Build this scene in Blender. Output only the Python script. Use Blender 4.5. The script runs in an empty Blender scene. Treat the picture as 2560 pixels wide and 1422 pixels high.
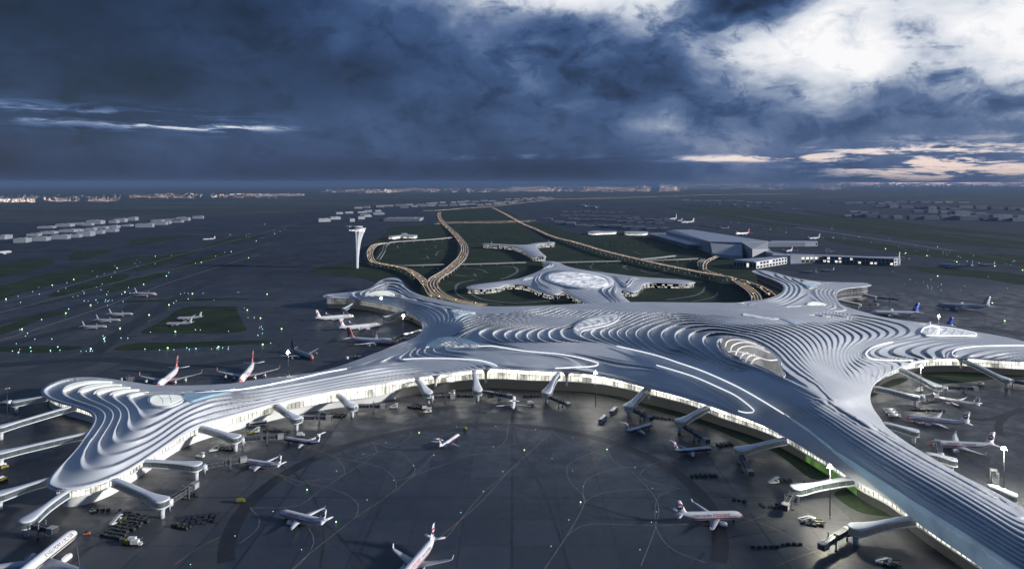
import bpy, bmesh, math, random
import numpy as np
from mathutils import Vector, Matrix, geometry
R=math.radians
random.seed(7); rng=np.random.default_rng(7)
SC=bpy.context.scene; COL=SC.collection
# ------------------------------------------------------------------ camera
CAMH=180.; FPX=1700.; YH=458.
cd=bpy.data.cameras.new('camera'); cam=bpy.data.objects.new('camera',cd); COL.objects.link(cam)
cam.location=(0,0,CAMH); cam.rotation_euler=(R(90),0,0)
cd.sensor_width=36; cd.lens=36*FPX/2560; cd.shift_y=-(711-YH)/2560; cd.clip_start=1; cd.clip_end=200000
SC.camera=cam
# ------------------------------------------------------------------ colour management
SC.view_settings.view_transform='Standard'; SC.view_settings.look='None'; SC.view_settings.gamma=1; SC.view_settings.exposure=0.0
SC.cycles.use_denoising=True; SC.cycles.max_bounces=4; SC.cycles.diffuse_bounces=2; SC.cycles.glossy_bounces=2
SC.cycles.sample_clamp_indirect=4; SC.cycles.volume_bounces=0
# ------------------------------------------------------------------ sun (low, from the right)
SUN_EL,SUN_AZ=14.5,R(99)      # azimuth clockwise from +Y
sl=bpy.data.lights.new('sun','SUN'); sl.energy=5.0; sl.angle=R(3); sl.color=(1.,.975,.95)
so=bpy.data.objects.new('sun',sl); COL.objects.link(so)
sd=Vector((math.sin(SUN_AZ)*math.cos(R(SUN_EL)),math.cos(SUN_AZ)*math.cos(R(SUN_EL)),math.sin(R(SUN_EL))))
so.rotation_euler=sd.to_track_quat('Z','Y').to_euler()
# ------------------------------------------------------------------ world: dusk sky with broken cloud
W=bpy.data.worlds.new('World'); SC.world=W; W.use_nodes=True
nt=W.node_tree; nt.nodes.clear()
class NG:
    def __init__(s,nt): s.t=nt
    def n(s,ty,**k):
        x=s.t.nodes.new(ty)
        for a,b in k.items(): setattr(x,a,b)
        return x
    def set(s,sock,v):
        if isinstance(v,bpy.types.NodeSocket): s.t.links.new(v,sock)
        else: sock.default_value=v
    def m(s,op,a,b=None,c=None,clamp=False):
        x=s.n('ShaderNodeMath',operation=op,use_clamp=clamp); s.set(x.inputs[0],a)
        if b is not None: s.set(x.inputs[1],b)
        if c is not None: s.set(x.inputs[2],c)
        return x.outputs[0]
    def noise(s,vec,scale,detail=6,rough=.55,dist=0,dim='3D'):
        x=s.n('ShaderNodeTexNoise',noise_dimensions=dim); s.set(x.inputs['Vector'],vec); s.set(x.inputs['Scale'],scale)
        x.inputs['Detail'].default_value=detail; x.inputs['Roughness'].default_value=rough; x.inputs['Distortion'].default_value=dist
        return x.outputs['Fac']
    def comb(s,a,b,c=0.):
        x=s.n('ShaderNodeCombineXYZ'); s.set(x.inputs[0],a); s.set(x.inputs[1],b); s.set(x.inputs[2],c); return x.outputs[0]
    def ramp(s,f,stops,mode='LINEAR'):
        x=s.n('ShaderNodeValToRGB'); x.color_ramp.interpolation=mode; s.set(x.inputs[0],f); e=x.color_ramp.elements
        while len(e)<len(stops): e.new(.5)
        for i,(p,c) in enumerate(stops): e[i].position=p; e[i].color=tuple(c)+(1,) if len(c)==3 else c
        return x.outputs[0]
    def mix(s,f,a,b):
        x=s.n('ShaderNodeMix',data_type='RGBA'); s.set(x.inputs[0],f); s.set(x.inputs[6],a); s.set(x.inputs[7],b); return x.outputs[2]
    def mapr(s,v,a,b,c,d,mode='SMOOTHSTEP'):
        x=s.n('ShaderNodeMapRange',interpolation_type=mode); 
        for i,q in enumerate((v,a,b,c,d)): s.set(x.inputs[i],q)
        return x.outputs[0]
g=NG(nt)
tc=g.n('ShaderNodeTexCoord'); sep=g.n('ShaderNodeSeparateXYZ'); nt.links.new(tc.outputs['Generated'],sep.inputs[0])
dx,dy,dz=sep.outputs
az=g.m('ARCTAN2',dx,dy); el=g.m('ARCSINE',dz)
zz=g.m('ADD',g.m('MAXIMUM',dz,0.),.07)
plane=g.comb(g.m('DIVIDE',dx,zz),g.m('DIVIDE',dy,zz),0.)
n1=g.noise(plane,.55,8,.55,.4)
n2=g.noise(g.comb(az,g.m('MULTIPLY',el,1.7),0.),5.2,8,.55,.25)
n3=g.noise(g.comb(g.m('MULTIPLY',az,1.6),g.m('MULTIPLY',el,13.),3.),6.0,8,.68,.3)
n4=g.noise(g.comb(az,g.m('MULTIPLY',el,1.6),7.),15.,7,.62,.5)
n5=g.noise(g.comb(az,g.m('MULTIPLY',el,1.5),11.),2.6,3,.5,.2)
bil=g.m('SUBTRACT',1.,g.m('ABSOLUTE',g.m('SUBTRACT',g.m('MULTIPLY',n4,2.),1.)))
cl=g.m('ADD',g.m('MULTIPLY',n2,.52),g.m('ADD',g.m('MULTIPLY',n5,.22),g.m('ADD',g.m('MULTIPLY',n4,.20),g.m('MULTIPLY',g.m('SUBTRACT',bil,.42),.10))))
def ae(px,py):
    a=(px-1280)/FPX; b=(YH-py)/FPX; z=math.atan(a); return z,math.atan(b*math.cos(z))
def blob(px,py,sx,sy,w):
    a,e=ae(px,py); sx/=FPX; sy/=FPX
    u=g.m('DIVIDE',g.m('SUBTRACT',az,a),sx); v=g.m('DIVIDE',g.m('SUBTRACT',el,e),sy)
    r=g.m('ADD',g.m('MULTIPLY',u,u),g.m('MULTIPLY',v,v))
    return g.m('MULTIPLY',g.m('POWER',2.718,g.m('MULTIPLY',r,-1.)),w)
def total(lst):
    s=lst[0]
    for q in lst[1:]: s=g.m('ADD',s,q)
    return s
# openness of the cloud (bright gaps) and its darkness, as broad masses
big=total([blob(2290,65,540,72,.32),blob(2650,100,380,85,.17),blob(1430,-18,330,50,.52),blob(1180,-40,260,60,.10),blob(1820,-6,165,70,-.66),blob(1680,30,110,60,.22),
 blob(850,105,45,45,.13),blob(930,60,300,110,.05),blob(1560,215,190,90,-.13),blob(1330,80,120,80,-.05),blob(2060,225,450,80,.07),blob(2420,265,380,60,-.09),
 blob(330,100,640,170,-.19),blob(60,80,300,120,-.06),blob(300,430,1200,50,-.07),blob(1500,425,900,35,-.12),blob(2500,260,260,110,-.05)])
right=g.mapr(az,-.45,.45,0.,1.)
hi=g.mapr(el,.03,.16,0.,1.)
namp=g.m('ADD',1.1,g.m('MULTIPLY',right,g.m('ADD',.25,g.m('MULTIPLY',hi,1.8))))
val=g.m('ADD',g.m('ADD',g.m('ADD',.235,g.m('MULTIPLY',right,.24)),big),g.m('MULTIPLY',g.m('SUBTRACT',cl,.475),namp))
# thin bright streaks low over the horizon
st=total([blob(120,285,330,26,1.),blob(470,318,170,12,.9),blob(1240,392,230,7,.55),blob(1860,396,230,7,1.05),blob(2330,405,210,36,1.3),blob(2600,440,280,14,.8),blob(2260,372,170,8,.5),blob(640,320,110,5,.4)])
stv=g.m('MULTIPLY',st,g.mapr(n3,.44,.60,0.,1.))
val=g.m('ADD',val,g.m('MULTIPLY',stv,.46))
# overhead and behind the camera: an even mid-blue overcast
front=g.mapr(el,.30,.55,0.,1.)
col=g.ramp(val,[(0.,(.005,.011,.030)),(.14,(.010,.022,.060)),(.28,(.020,.044,.118)),(.42,(.042,.084,.20)),(.53,(.095,.150,.29)),(.64,(.26,.32,.45)),(.76,(.62,.66,.74)),(1.,(.96,.95,.96))])
warm=g.m('MULTIPLY',total([blob(2400,420,420,60,.8),blob(1850,400,300,20,.4)]),g.mapr(val,.5,.8,0.,1.))
col=g.mix(warm,col,(.92,.70,.62,1))
over=g.mix(g.mapr(n1,.35,.65,0.,1.),(.070,.128,.25,1),(.135,.20,.32,1))
side=g.m('MULTIPLY',front,1.)
col=g.mix(side,col,over)
back=g.mapr(dy,-.35,.15,1.,0.)
col=g.mix(back,col,(.030,.070,.17,1))
# darker band of distance right at and below the horizon
col=g.mix(g.mapr(el,-.012,.022,.85,0.),col,(.016,.024,.055,1))
sky=g.n('ShaderNodeTexSky',sky_type='NISHITA'); sky.sun_disc=False; sky.sun_elevation=R(SUN_EL); sky.sun_rotation=SUN_AZ
bg1=g.n('ShaderNodeBackground'); nt.links.new(sky.outputs[0],bg1.inputs[0]); bg1.inputs[1].default_value=.006
bg2=g.n('ShaderNodeBackground'); nt.links.new(col,bg2.inputs[0]); bg2.inputs[1].default_value=1.0
ads=g.n('ShaderNodeAddShader'); nt.links.new(bg1.outputs[0],ads.inputs[0]); nt.links.new(bg2.outputs[0],ads.inputs[1])
wo=g.n('ShaderNodeOutputWorld'); nt.links.new(ads.outputs[0],wo.inputs[0])
# ------------------------------------------------------------------ helpers
def P3(px,py,h=0.):
    k=(CAMH-h)/(py-YH); return Vector(((px-1280)*k,FPX*k,h))
def tag(o,label=None,cat=None,group=None,kind=None):
    if label: o['label']=label
    if cat: o['category']=cat
    if group: o['group']=group
    if kind: o['kind']=kind
    return o
def empty(name,loc=(0,0,0),rz=0.):
    o=bpy.data.objects.new(name,None); COL.objects.link(o); o.location=loc; o.rotation_euler=(0,0,rz); o.empty_display_size=.5; return o
class MB:
    def __init__(s): s.v=[];s.f=[];s.mi=[];s.M=None
    def add(s,vs,fs,mi=0):
        b=len(s.v); s.v+= [tuple(v) for v in vs]; s.f+=[tuple(i+b for i in f) for f in fs]; s.mi+=[mi]*len(fs)
    def box(s,c,d,rz=0.,mi=0,taper=1.):
        x,y,z=d[0]/2,d[1]/2,d[2]/2; cs,sn=math.cos(rz),math.sin(rz); vs=[]
        for k,t in ((-z,1.),(z,taper)):
            for a,b in ((-x,-y),(x,-y),(x,y),(-x,y)):
                a*=t;b*=t; vs.append((c[0]+a*cs-b*sn,c[1]+a*sn+b*cs,c[2]+k))
        s.add(vs,[(3,2,1,0),(4,5,6,7),(0,1,5,4),(1,2,6,5),(2,3,7,6),(3,0,4,7)],mi)
    def bar(s,a,b,w,h=None,mi=0):
        a=Vector(a);b=Vector(b);h=h or w; d=(b-a)
        if d.length<1e-6: return
        d.normalize(); up=Vector((0,0,1)) if abs(d.z)<.95 else Vector((1,0,0)); sx=d.cross(up).normalized(); uz=sx.cross(d)
        vs=[p+sx*i*w/2+uz*j*h/2 for p in (a,b) for i,j in ((-1,-1),(1,-1),(1,1),(-1,1))]
        s.add(vs,[(3,2,1,0),(4,5,6,7),(0,1,5,4),(1,2,6,5),(2,3,7,6),(3,0,4,7)],mi)
    def loft(s,rings,closed=True,caps=True,mi=0):
        n=len(rings[0]); b=len(s.v)
        for r in rings: s.v+=[tuple(p) for p in r]
        m=n if closed else n-1
        for i in range(len(rings)-1):
            for j in range(m):
                k=(j+1)%n; s.f.append((b+i*n+j,b+i*n+k,b+(i+1)*n+k,b+(i+1)*n+j)); s.mi.append(mi)
        if caps and closed:
            s.f.append(tuple(b+j for j in reversed(range(n)))); s.mi.append(mi)
            s.f.append(tuple(b+(len(rings)-1)*n+j for j in range(n))); s.mi.append(mi)
    def tube(s,pts,r,n=8,mi=0,caps=True):
        pts=[Vector(p) for p in pts]; rr=r if isinstance(r,(list,tuple)) else [r]*len(pts); rings=[]
        for i,p in enumerate(pts):
            d=(pts[min(i+1,len(pts)-1)]-pts[max(i-1,0)]).normalized(); up=Vector((0,0,1)) if abs(d.z)<.95 else Vector((1,0,0))
            sx=d.cross(up).normalized(); uz=sx.cross(d)
            rings.append([p+(sx*math.cos(t)+uz*math.sin(t))*rr[i] for t in [2*math.pi*k/n for k in range(n)]])
        s.loft(rings,True,caps,mi)
    def build(s,name,mats,parent=None,smooth=False,loc=None):
        me=bpy.data.meshes.new(name); me.from_pydata(s.v,[],s.f)
        if not isinstance(mats,(list,tuple)): mats=[mats]
        for m in mats: me.materials.append(m)
        if len(mats)>1: me.polygons.foreach_set('material_index',s.mi)
        if smooth: me.polygons.foreach_set('use_smooth',[True]*len(me.polygons))
        me.update(); o=bpy.data.objects.new(name,me); COL.objects.link(o); o.parent=parent
        if loc is not None: o.location=loc
        return o
def children(o): return [c for c in KIDS.get(o,[])]
KIDS={}
def copy_tree(o,parent=None):
    c=o.copy(); COL.objects.link(c); c.parent=parent
    for ch in o.children: copy_tree(ch,c)
    return c
# ------------------------------------------------------------------ materials
def mat(name,col=(.5,.5,.5),rough=.6,metal=0.,emit=None,es=0.,fn=None,spec=.5):
    m=bpy.data.materials.new(name); m.use_nodes=True; t=m.node_tree; b=t.nodes['Principled BSDF']
    b.inputs['Base Color'].default_value=(*col,1); b.inputs['Roughness'].default_value=rough; b.inputs['Metallic'].default_value=metal
    b.inputs['Specular IOR Level'].default_value=spec
    if emit: b.inputs['Emission Color'].default_value=(*emit,1); b.inputs['Emission Strength'].default_value=es
    if fn: fn(NG(t),b)
    return m
def vary(scale,amt,detail=5,rough=None):
    def f(q,b):
        tcn=q.n('ShaderNodeTexCoord'); o=tcn.outputs['Object']; nz=q.noise(o,scale,detail)
        c=b.inputs['Base Color'].default_value[:]; lo=[x*(1-amt) for x in c[:3]]; hi=[min(1,x*(1+amt)) for x in c[:3]]
        q.t.links.new(q.ramp(nz,[(.3,lo),(.7,hi)]),b.inputs['Base Color'])
        if rough: q.t.links.new(q.mapr(nz,.3,.7,rough[0],rough[1],'LINEAR'),b.inputs['Roughness'])
    return f

# ---- frames used when measuring the photograph: name -> (x0, y0, scale)
FR=dict(A=(0,900,.3671),B=(600,850,.4023),C=(1200,850,.4023),D=(1860,850,.4023),E=(700,660,.2391),F=(1250,660,.2743),
 G=(1860,620,.28135),H=(0,500,.3235),I=(740,480,.2344),J=(1100,560,.2734),K=(1500,480,.414),L=(80,930,.21796),
 M=(480,860,.2344),N=(1000,780,.1953),O=(1700,780,.21097),P=(1960,1000,.29674),Q=(1860,660,.15625),R=(2100,780,.1797),S=(2140,880,.32357),Z=(0,0,1))
# outline: list of (frame, coords, eave height start..end)
OUT=[('L','107,215 200,130 400,70 650,55 900,75 1130,110 1400,145 1700,152 2000,145 2290,128',12,13),
('M','500,405 1000,340 1300,300 1500,255 1700,190 1900,115',13,12),
('E','1100,890 1250,830 1400,770 1480,700 1490,640 1440,560 1350,500 1200,445 1000,400 800,365 620,355 470,348 470,325 600,305 800,285 920,260 1000,210 1070,160 1180,142 1260,165 1310,230 1380,285 1500,330 1700,375 1950,420 2200,440',12,22),
('F','160,383 500,372 900,352 1300,345 1800,350 2200,349',25,30),
('Q','0,600 200,580 400,545 540,495 620,430 635,370 590,310 450,240 300,185 130,120 200,98 350,105 550,150 750,205 900,235 1100,262 1400,282 1700,292 1950,300 2035,330 1950,355 1750,375 1600,395 1500,440 1470,500 1490,570 1560,645 1700,700 1900,760 2200,840',27,20),
('R','890,115 1050,135 1400,195 1900,275 2300,345 2560,405 3000,500 3300,640 3000,690 2560,675 2300,665 2000,645 1600,632 1300,645 1050,685 850,755 650,855 500,965 430,1080 415,1200',18,15),
('S','130,430 180,500 240,580 400,700 600,820 800,940 1000,1040 1150,1120 1298,1205 1700,1440 1800,1700 1500,1800',15,13),
('P','2050,1630 1750,1422 1500,1250 1120,1000 830,790 600,670 400,530 200,410 0,295',13,13),
('C','1740,512 1500,425 1250,345 1000,280 800,228 600,198 300,182',14,22),
('N','1250,710 950,730 600,775 300,815',22,19),
('M','2300,360 1900,430 1500,490 1200,550 850,635 500,735 200,830 0,915',18,12),
('L','1600,800 1300,1000 1000,1180 700,1290 450,1340 300,1345 200,1310 180,1260 250,1150 400,1000 550,830 660,650 710,560 700,490 640,440 500,390 330,345 180,290',12,12)]
# contours: (level, frame, coords)
CON=[
# left pier nested loops
(1,'L','1500,165 1200,130 900,105 650,100 450,140 345,215 400,290 650,370 780,420 850,500 800,620 700,740 600,850 500,1030 490,1080 700,1112 1000,1065 1300,900 1600,690 1900,520 2294,410'),
(2,'L','1500,178 1250,150 1040,138 830,140 640,170 525,230 600,290 800,370 920,440 930,520 870,640 760,760 700,850 720,920 870,945 1100,905 1400,780 1700,560 2000,420 2294,345'),
(3,'L','1500,190 1150,170 980,170 840,190 705,245 780,300 950,380 1020,450 1000,540 930,640 880,720 910,775 1060,800 1300,760 1500,650 1700,500 2000,360 2294,290'),
(4,'L','1500,202 1260,198 1100,210 980,230 890,260 950,320 1080,400 1105,460 1080,540 1050,610 1120,655 1300,650 1500,570 1700,440 1900,340 2294,250'),
(5,'L','1500,215 1350,222 1200,240 1085,275 1130,340 1190,410 1200,490 1260,520 1400,525 1600,450 1800,340 2000,270 2294,228'),
(5.6,'L','1330,330 1480,380 1640,340 1850,260'),
(0.1,'L','150,215 400,90 650,75 900,95 1200,125'),
(0.1,'L','140,240 300,320 600,400 720,480 740,560 680,700 560,860 400,1040 240,1200 230,1290 400,1325 700,1270 1000,1150 1300,970 1600,770'),
# front bundle rear/fwd of left pier neck (frame M)
(6,'M','0,515 300,495 600,465 900,410 1200,345 1400,300 1700,245 1900,200'),
(5,'M','200,510 500,500 800,455 1100,405 1400,355 1700,300 2000,250 2300,225 2560,222'),
(4,'M','200,565 500,545 800,500 1100,450 1400,400 1700,340 2000,280 2300,252 2560,250'),
(3,'M','200,625 500,590 800,540 1100,490 1400,430 1700,370 2000,320 2300,290 2560,280'),
(2,'M','200,690 500,640 800,580 1100,520 1400,465 1700,405 2000,360 2300,325 2560,300'),
(1,'M','200,770 500,690 800,610 1100,545 1400,485 1700,430 2000,395 2300,350'),
(5,'M','0,490 500,452 900,392 1200,330 1400,285 1700,222 1900,165'),
(4,'M','0,478 500,441 900,381 1200,322 1400,278 1700,214 1900,152'),
(3,'M','0,467 500,432 900,371 1200,315 1400,270 1700,206 1900,142'),
(2,'M','0,455 500,422 900,362 1200,308 1400,263 1700,200 1900,132'),
(1,'M','0,446 500,413 900,353 1200,302 1400,258 1700,195 1900,123'),
# bay
(1,'E','1150,905 1300,830 1450,765 1540,700 1567,620 1540,555 1450,500 1300,450 1100,405 900,365 700,345'),
(2,'E','1150,915 1330,835 1490,765 1590,700 1622,620 1590,540 1480,470 1300,425 1100,385 900,350'),
(3,'E','1150,925 1360,840 1530,765 1640,700 1675,610 1640,530 1500,450 1300,405 1100,368'),
(4,'E','1150,933 1390,845 1580,760 1690,690 1728,600 1690,510 1520,430 1300,385 1200,365'),
(5,'E','1150,941 1420,850 1620,760 1740,680 1780,600 1740,500 1560,415 1350,368 1250,350'),
(6,'E','1150,952 1450,855 1660,760 1790,670 1815,600 1780,490 1700,440 1500,378 1300,342 1230,333'),
# rear-left star
(1,'E','600,312 800,295 930,270 1010,225 1090,175 1180,163 1240,185 1290,245 1380,305 1500,345 1700,390 1950,430 2200,452'),
(2,'E','860,300 950,280 1030,230 1100,195 1180,183 1230,205 1290,265 1380,320 1500,357 1700,400 1950,443 2200,464'),
(3,'E','900,302 970,285 1040,245 1110,213 1180,203 1220,225 1290,283 1380,333 1500,368 1700,413 1950,455 2200,474'),
(4,'E','930,302 1000,285 1070,250 1130,232 1180,225 1215,245 1290,300 1380,346 1500,380 1700,425 1950,466 2200,484'),
(5,'E','960,302 1020,285 1090,262 1140,252 1180,250 1210,265 1290,318 1380,358 1500,392 1700,437 1950,478 2200,494'),
(0,'E','480,336 620,332 760,325'),
# fan from spine
(7,'N','100,470 250,390 450,270 620,160 740,60 850,20 1100,0'),
(8,'N','130,480 300,390 500,270 680,155 800,75 950,35 1200,20 1600,5'),
(9,'N','250,440 550,268 740,150 860,90 1000,60 1300,50 1800,20'),
(10,'N','420,340 600,265 780,160 900,115 1050,90 1350,75 1900,40'),
(11,'N','500,320 650,265 800,185 950,135 1100,110 1400,92 1900,55'),
(12,'N','600,300 760,235 860,195 1000,160 1150,132 1450,105 1950,68'),
(13,'N','960,325 890,260 930,215 1050,180 1250,150 1550,122 2000,85'),
(14,'N','1110,345 1035,270 1080,215 1200,185 1400,155 1700,130 2050,95'),
(15,'N','1270,365 1187,295 1220,245 1350,205 1500,175 1750,142 2080,104'),
(16,'N','1420,375 1322,300 1350,255 1450,220 1620,180 1850,148 2110,113'),
(17,'N','1580,380 1478,300 1510,250 1620,210 1750,180 1930,150 2140,122'),
(18,'N','1720,380 1630,300 1660,250 1760,210 1880,180 2000,155 2160,130'),
(19,'N','1870,380 1765,290 1800,235 1880,200 1990,175 2080,158 2180,140'),
(20,'N','2010,370 1900,270 1930,220 2000,190 2080,170 2200,150'),
(21,'N','2150,360 2045,250 2070,205 2130,180 2220,160'),
# lower branches running right (frame F) 13..21
(13,'Z','1215,855 1254,862 1312,870 1391,877 1439,885 1500,906 1560,926 1620,946'),
(15,'Z','1293,860 1340,866 1400,873 1480,884 1560,899 1641,912 1700,928'),
(17,'Z','1351,864 1420,869 1480,875 1560,891.5 1641,906.5 1700,922 1800,960 1867,999 1900,1031'),
(19,'Z','1420,861 1480,866 1560,884 1641,901 1700,916.6 1800,952 1867,989 1900,1018'),
(21,'Z','1450,853 1480,857 1560,877 1641,895.7 1700,911 1800,944 1867,980 1900,1004'),
# skylight one is at F 640..1090, 450..650 ; C curves beyond
(22,'F','1000,745 850,700 755,650 725,610 770,580 900,560 1060,520 1130,460 1300,412 1600,398 2000,425 2400,490'),
(23,'F','1100,765 950,700 860,660 833,620 870,590 980,560 1090,520 1180,465 1330,425 1600,412 2000,445 2350,500'),
(24,'F','1180,780 1030,710 940,665 908,625 940,590 1040,560 1130,520 1240,465 1400,432 1650,425 2000,462 2300,515'),
(25,'F','1260,795 1100,715 1010,665 983,625 1010,590 1110,550 1220,500 1330,460 1500,440 1700,440 2000,478'),
(26,'F','1350,810 1180,720 1085,665 1060,625 1090,590 1190,545 1300,505 1420,470 1600,455 1800,462 2100,505'),
(27,'F','1450,830 1280,740 1180,680 1155,630 1190,585 1300,535 1430,495 1580,472 1750,475 1950,500'),
(28,'F','1550,850 1350,740 1250,680 1222,625 1270,580 1400,530 1530,500 1700,487 1850,495 2050,530'),
(29,'F','1650,875 1480,760 1380,690 1350,630 1400,580 1500,540 1640,515 1800,510 1950,525 2200,580'),
(30,'F','1760,905 1600,780 1500,700 1470,640 1510,590 1600,555 1720,530 1850,530 2000,550 2200,600'),
(31,'F','1870,945 1710,800 1610,710 1592,650 1630,600 1720,565 1830,550 1950,555 2100,585 2250,630'),
(32,'F','1970,975 1850,830 1740,720 1720,660 1760,615 1850,590 1950,580 2050,590 2200,630'),
(33,'F','2070,985 1970,860 1870,730 1855,680 1890,640 1970,620 2060,620 2200,650 2320,700'),
(34,'F','2130,970 2050,870 1985,780 1975,710 2010,670 2100,655 2250,690 2380,760 2480,830 2520,900'),
# blue side of right pier (frame O then P)
(24,'O','0,560 300,650 600,780 900,935 1200,1110 1500,1310'),
(26,'O','0,520 300,620 600,745 900,880 1200,1040 1500,1220 1750,1400'),
(28,'O','0,470 300,580 600,700 900,825 1200,970 1500,1130 1800,1310'),
(30,'O','150,480 400,580 700,690 1000,820 1300,970 1600,1130 1900,1310'),
(32,'O','300,460 500,560 800,680 1100,810 1400,960 1700,1110 2000,1280'),
(34,'O','700,590 1000,720 1200,810 1400,900 1700,1050 2000,1210 2200,1330'),
(22,'O','0,600 200,670 400,750 700,890 1000,1060 1300,1250 1500,1400'),
(15,'O','0,705 200,775 450,890 650,990 800,1080 870,1150 830,1180'),
(22,'P','0,110 200,240 400,400 600,535 800,660 1000,800 1200,930 1500,1120 1800,1320 2100,1500'),
(24,'P','0,60 300,265 600,480 900,670 1200,860 1600,1110 2022,1370'),
(26,'P','0,20 300,215 600,415 900,600 1200,785 1600,1030 2022,1290'),
(28,'P','100,20 400,210 700,405 1000,590 1300,765 1700,1010 2022,1210'),
(30,'P','210,10 500,190 800,380 1100,560 1400,730 1800,965 2022,1100'),
(32,'P','320,10 600,180 900,365 1200,540 1500,705 1900,935 2022,1010'),
(34,'P','450,20 700,175 1000,360 1300,530 1600,690 2022,940'),
(31,'P','500,10 760,175 1050,345 1350,510 1650,670 2022,890'),
(28,'P','560,15 800,170 1100,340 1400,505 1700,655 2022,845'),
(25,'P','610,15 840,170 1140,340 1440,500 1740,650 2022,815'),
(22,'P','660,20 880,175 1180,340 1480,495 1780,640 2022,785'),
(20,'P','900,150 1100,280 1300,395 1600,545 1900,700 2022,755'),
# right of the atrium (frame O): white bundle
(33,'O','450,250 650,255 850,300 1050,395 1200,520 1300,640 1450,770 1700,930 2000,1110 2300,1300'),
(32,'O','300,210 500,200 750,230 1000,320 1170,430 1300,570 1450,700 1700,870'),
(31,'O','200,170 450,160 750,195 1000,275 1200,390 1340,520 1500,670 1750,850'),
(30,'O','300,135 600,150 900,215 1130,310 1300,430 1420,560 1560,690 1800,850'),
(29,'O','500,130 800,165 1050,235 1270,350 1400,470 1520,600 1650,720'),
(28,'O','650,130 950,180 1200,260 1380,380 1500,500 1590,620 1720,750'),
(27,'O','900,140 1150,195 1350,280 1480,390 1560,510 1640,640 1760,770'),
(26,'O','1000,135 1250,190 1450,285 1560,390 1610,510 1680,640 1790,770'),
(25,'O','1100,130 1350,195 1530,290 1620,390 1655,510 1710,640 1815,780'),
(24,'O','1200,130 1450,205 1610,300 1680,390 1700,510 1745,640 1850,790'),
(23,'O','1350,140 1550,205 1680,300 1735,390 1745,510 1770,640 1870,790 2000,930'),
(22,'O','1500,140 1700,210 1790,300 1825,400 1810,520 1820,640 1900,770 2050,920'),
(21,'O','1550,105 1750,170 1880,250 1915,330 1880,430 1870,560 1900,680 2000,800 2120,900'),
(20,'G','350,610 500,645 650,680 780,720 865,770 880,830 850,900 850,980 880,1060 950,1150'),
(19,'G','500,625 650,655 800,690 900,735 963,785 950,830 890,900 885,980 920,1060 1000,1130'),
(18,'G','600,625 800,665 950,715 1060,785 1030,835 940,900 915,980 960,1050 1050,1100'),
(17,'G','600,608 850,650 1000,695 1140,775 1110,825 990,890 945,960 980,1020 1080,1070'),
(16,'G','600,592 900,635 1080,690 1205,760 1180,810 1040,870 970,945 1005,1000 1100,1045'),
(15,'G','600,575 950,625 1150,680 1290,745 1260,800 1090,860 1000,935 1030,985 1130,1020'),
(14,'G','600,560 1000,610 1230,670 1385,735 1340,790 1150,845 1030,925 1060,970 1150,1000'),
(13,'G','600,548 1100,605 1320,660 1472,720 1420,780 1200,830 1060,915 1085,965 1160,985'),
(12.3,'G','700,545 1150,592 1400,645 1563,700 1500,770 1300,820'),
# rear-right star
(12,'Q','0,640 300,610 500,560 640,490 690,410 680,340 600,280 450,215 300,165 190,130'),
(11,'Q','0,655 300,640 520,590 680,510 752,420 740,340 640,275 480,205 330,160 220,125 320,118 460,150'),
(10,'Q','100,660 350,660 580,600 740,530 828,430 810,350 720,280 560,215 430,170 345,148 450,150 600,180'),
(9,'Q','200,675 450,680 680,610 830,530 905,430 880,350 800,285 690,225 560,185 475,180 580,182 720,210'),
(8,'Q','300,690 600,690 800,630 930,540 987,440 960,360 880,300 780,250 680,215 610,210 700,212 830,235'),
(7,'Q','500,695 800,670 980,620 1075,540 1060,460 1010,390 940,330 860,275 760,248'),
(7,'Q','1000,640 1180,610 1300,640'),
(8,'Q','1200,560 1120,470 1110,400 1150,365 1300,345'),
(9,'Q','600,720 850,685 1100,665 1300,680'),
(10,'Q','600,738 850,715 1100,700 1350,710'),
(11,'Q','600,752 850,742 1100,733 1400,738'),
(12,'Q','600,780 850,775 1100,768 1500,772'),
(13,'Q','900,845 1200,845 1700,850 2300,900 2560,950'),
(9,'Q','1330,640 1200,530 1150,450 1155,400 1220,370 1450,345 1700,330'),
(10,'Q','1400,650 1280,550 1215,470 1220,410 1300,375 1500,355'),
(11,'Q','1450,660 1330,550 1275,470 1280,420 1350,385 1550,362'),
(12,'Q','1500,665 1390,560 1330,480 1335,430 1400,395 1600,372'),
(13,'Q','1520,655 1430,560 1390,490 1390,440 1440,405'),
# right arm
(12,'R','1000,662 700,662 520,655 420,625 365,580 380,530 450,480 560,440 720,405'),
(11,'R','650,640 590,620 570,585 600,540 700,470 900,410 1150,370 1500,345 2100,330'),
(10,'R','850,630 785,605 770,570 830,510 1000,435 1250,390 1600,362 2230,350'),
(9,'R','1050,625 985,600 968,565 1030,510 1200,445 1450,405 1800,378 2380,372'),
(8,'R','1250,620 1185,600 1168,565 1230,520 1400,460 1650,420 2000,398 2560,395'),
(7,'R','1450,610 1385,590 1370,560 1430,520 1600,475 1850,440 2200,420 2560,418'),
(6,'R','1600,605 1565,575 1600,530 1750,490 2000,468 2300,458 2560,457'),
(12,'R','1140,150 1400,200 1900,285 2200,340'),
(5,'R','2000,560 2300,520 2560,510'),
# low front values where nothing shows
(12,'N','1250,690 1500,690 2000,700'),
(12,'C','600,190 800,215 1000,265 1250,330 1500,410 1740,500'),
(12,'P','0,285 400,520 830,780 1300,1100'),
(6,'Z','1230,775 1300,772'),(9,'Z','1390,768 1450,765'),(12,'Z','1500,762 1650,760 1850,760'),(13,'Z','1500,766 1650,763 1850,764'),
(14,'F','900,372 1300,365 1800,375 2200,385'),(17,'F','900,392 1300,377 1800,392 2300,440'),
]
M={}
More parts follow.
